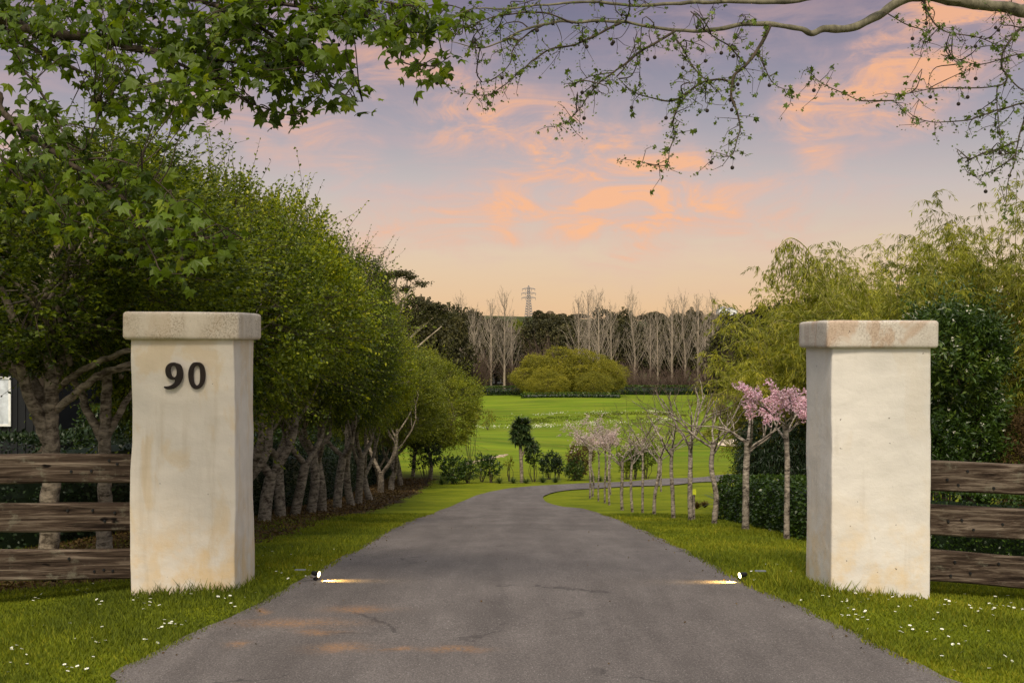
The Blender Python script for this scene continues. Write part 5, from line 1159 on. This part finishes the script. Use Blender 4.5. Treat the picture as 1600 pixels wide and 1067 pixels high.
_LT = [([(-1250, 700), (-1000, 300), (-600, 60), (-250, 20), (-20, 28), (40, 45), (90, 55), (150, 60), (230, 80), (300, 90), (360, 95), (420, 105)], .055, .008, 8.2, 7.4),
       ([(-20, 28), (40, 70), (80, 92), (120, 110), (150, 125)], .022, .006, 8.0, 7.6), ([(230, 80), (290, 105), (340, 120), (370, 150), (400, 165), (440, 178), (470, 182)], .011, .002, 7.6, 7.2),
       ([(-200, 10), (0, -10), (120, -15), (260, -8), (340, 10), (400, 40), (440, 70), (470, 95), (510, 130), (545, 152), (566, 160)], .020, .002, 7.6, 6.8), ([(340, 10), (420, 5), (500, 15), (580, 30), (640, 50), (680, 50)], .014, .002, 7.2, 6.8),
       ([(580, 40), (605, 75), (625, 95), (650, 102), (680, 102), (706, 88)], .006, .0018, 7.0, 6.8), ([(500, -30), (580, 0), (640, 10), (700, 8), (740, 20)], .009, .002, 7.2, 7.0),
       ([(-500, 300), (-200, 180), (-20, 145), (0, 168), (25, 195), (60, 220), (100, 250), (145, 275), (190, 310), (230, 345), (270, 360), (330, 372), (378, 372)], .028, .003, 7.4, 6.6),
       ([(-60, 90), (15, 65), (35, 105), (60, 140), (75, 165), (95, 200), (115, 250), (125, 290)], .010, .003, 7.4, 7.0), ([(190, 310), (225, 370), (240, 400), (255, 425), (300, 428)], .006, .002, 6.8, 6.6), ([(145, 160), (155, 175), (140, 220), (130, 235)], .005, .002, 7.0, 6.9),
       ([(25, 195), (60, 270), (90, 320), (110, 350)], .008, .002, 7.2, 6.9), ([(-20, 145), (-10, 220), (20, 270), (50, 290)], .010, .003, 7.2, 6.9), ([(100, 250), (180, 250), (240, 280), (290, 330)], .007, .002, 7.0, 6.7)]
_LB = [(70, 20, 90, 45, 90, 7.6), (200, 25, 110, 50, 115, 7.5), (330, 30, 90, 55, 120, 7.3), (450, 25, 90, 50, 130, 7.1), (560, 22, 80, 32, 90, 7.0), (640, 30, 50, 45, 44, 6.9), (120, 60, 130, 40, 70, 7.6), (250, 105, 110, 45, 85, 7.4), (350, 105, 80, 50, 80, 7.3), (450, 100, 80, 50, 90, 7.1),
       (220, 165, 70, 40, 50, 7.3), (300, 165, 50, 38, 40, 7.3), (510, 130, 36, 24, 16, 7.0), (430, 176, 45, 12, 12, 7.1), (650, 100, 40, 14, 9, 6.9), (30, 110, 50, 20, 10, 7.4),
       (40, 240, 100, 55, 110, 7.1), (130, 260, 110, 50, 100, 7.0), (60, 320, 80, 34, 44, 6.9), (200, 320, 80, 40, 70, 6.8), (260, 360, 70, 24, 44, 6.7), (320, 372, 50, 14, 20, 6.6), (240, 405, 30, 20, 10, 6.7), (285, 425, 22, 9, 6, 6.6), (60, 195, 70, 20, 14, 7.1), (0, 290, 40, 50, 24, 7.0)]
overhead('plane tree in full green leaf hanging over the top left of the entrance', (-9.2, 8.6, 0), [([(-2140, 1040), (-2100, 700), (-1900, 300), (-1250, 120), (-600, 60)], .18, .06, 8.6, 8.2)]+_LT, _LB, True, 3)
_RT = [([(2500, 1000), (2480, 500), (2350, 200), (2000, 40), (1750, 20), (1620, 20), (1560, 10), (1500, 4), (1440, -6), (1400, 6), (1370, 25), (1340, 40), (1310, 45), (1285, 47), (1268, 52), (1250, 44), (1200, 38), (1150, 40), (1110, 48), (1070, 47), (1020, 44), (970, 35), (900, 34), (860, 37), (820, 46), (790, 62), (750, 75), (705, 66)], .16, [(0, .2), (3, .11), (5, .039), (7, .034), (9, .026), (12, .022), (14, .018), (17, .013), (20, .009), (23, .008), (27, .002)], 8.0, 7.0),
       ([(1500, 2), (1400, -12), (1300, -6), (1225, 4), (1150, 3), (1075, 5), (1000, 9), (930, 4), (880, 5), (800, 14), (740, 14), (700, 30)], .018, .002, 7.6, 6.9),
       ([(1202, 40), (1192, 65), (1178, 85), (1165, 100), (1148, 117), (1144, 130), (1144, 150), (1151, 172), (1156, 195), (1154, 212), (1148, 230), (1138, 244), (1112, 245)], .0115, .0015, 7.3, 6.9),
       ([(1145, 128), (1120, 125), (1095, 131), (1070, 147), (1050, 157), (1025, 154), (1000, 147), (982, 138), (962, 120)], .008, .0015, 7.2, 7.0), ([(1072, 147), (1058, 168), (1053, 190), (1052, 215), (1045, 235), (1040, 258), (1010, 256), (977, 248)], .005, .0014, 7.1, 6.9),
       ([(1165, 100), (1140, 75), (1120, 60), (1090, 40)], .005, .003, 7.2, 7.1), ([(1186, 85), (1195, 105), (1208, 128), (1222, 138), (1238, 142)], .004, .0014, 7.2, 7.1),
       ([(1055, 47), (1030, 65), (1000, 82), (975, 101), (958, 114), (938, 128), (925, 142), (912, 162), (898, 178), (884, 192), (866, 198)], .008, .0014, 7.2, 6.9), ([(958, 114), (930, 118), (900, 130), (880, 130)], .004, .0014, 7.0, 6.9),
       ([(1050, 47), (1062, 70), (1080, 100), (1105, 128)], .006, .003, 7.2, 7.1), ([(970, 36), (940, 50), (910, 66), (890, 72), (860, 78), (838, 92), (820, 105), (800, 122), (772, 146), (740, 147), (706, 143)], .0075, .0014, 7.1, 6.8),
       ([(895, 35), (850, 20), (800, 22), (760, 30), (720, 45), (690, 50)], .006, .0016, 7.0, 6.8), ([(850, 38), (815, 60), (800, 80), (795, 100), (770, 125), (745, 128)], .005, .0014, 7.0, 6.8), ([(975, 36), (985, 10), (975, -15)], .005, .003, 7.1, 7.0),
       ([(1700, 40), (1620, 38), (1590, 50), (1568, 78), (1567, 105), (1573, 120), (1562, 134), (1500, 137), (1450, 139), (1412, 148), (1398, 150)], .0085, .0014, 7.4, 7.0), ([(1573, 118), (1590, 138), (1640, 165)], .005, .003, 7.2, 7.2),
       ([(1395, 158), (1350, 158), (1320, 148), (1290, 134), (1270, 118), (1266, 106)], .004, .0013, 7.1, 6.9), ([(1640, 170), (1600, 162), (1560, 172), (1510, 188), (1475, 190), (1440, 188), (1412, 172), (1396, 158)], .0055, .0014, 7.2, 7.1),
       ([(1620, 160), (1600, 190), (1590, 225), (1582, 260), (1572, 300), (1568, 340)], .006, .0014, 7.2, 7.0), ([(1592, 220), (1560, 232), (1535, 240), (1508, 255)], .004, .0013, 7.1, 7.0), ([(1588, 240), (1555, 265), (1530, 275), (1510, 270)], .004, .0013, 7.1, 7.0),
       ([(1560, 134), (1558, 165), (1562, 200), (1570, 240)], .004, .002, 7.2, 7.1), ([(1640, 90), (1590, 85), (1540, 100), (1500, 95), (1470, 85)], .005, .0014, 7.3, 7.1), ([(1440, -5), (1455, 30), (1480, 50), (1530, 60), (1570, 75)], .006, .002, 7.3, 7.2), ([(1380, 20), (1420, 40), (1450, 50), (1450, 70)], .004, .0015, 7.3, 7.2)]
_RB = [(740, 40, 50, 40, 26, 6.9), (830, 30, 60, 30, 26, 7.0), (900, 70, 60, 40, 16, 7.0), (960, 20, 60, 20, 22, 7.1), (1050, 15, 60, 18, 18, 7.1), (1130, 20, 50, 20, 14, 7.2), (1070, 90, 50, 36, 18, 7.1), (990, 70, 40, 26, 12, 7.1), (1160, 65, 24, 26, 6, 7.2), (1000, 130, 40, 16, 10, 7.0), (1110, 140, 40, 30, 12, 7.0), (910, 150, 36, 26, 9, 7.0), (770, 110, 40, 36, 14, 6.9),
       (1470, 70, 60, 40, 18, 7.2), (1540, 60, 50, 30, 16, 7.2), (1540, 115, 60, 26, 16, 7.1), (1430, 150, 36, 18, 10, 7.1), (1560, 200, 40, 50, 18, 7.1), (1585, 280, 20, 50, 16, 7.0), (1590, 330, 16, 26, 14, 7.0), (1580, 20, 40, 20, 10, 7.3), (1530, 255, 26, 20, 8, 7.0), (1480, 185, 40, 10, 6, 7.1)]
overhead('nearly bare plane tree reaching in from the right with young leaves and seed balls', (6.9, 8.0, 0), _RT, _RB, False, 7)
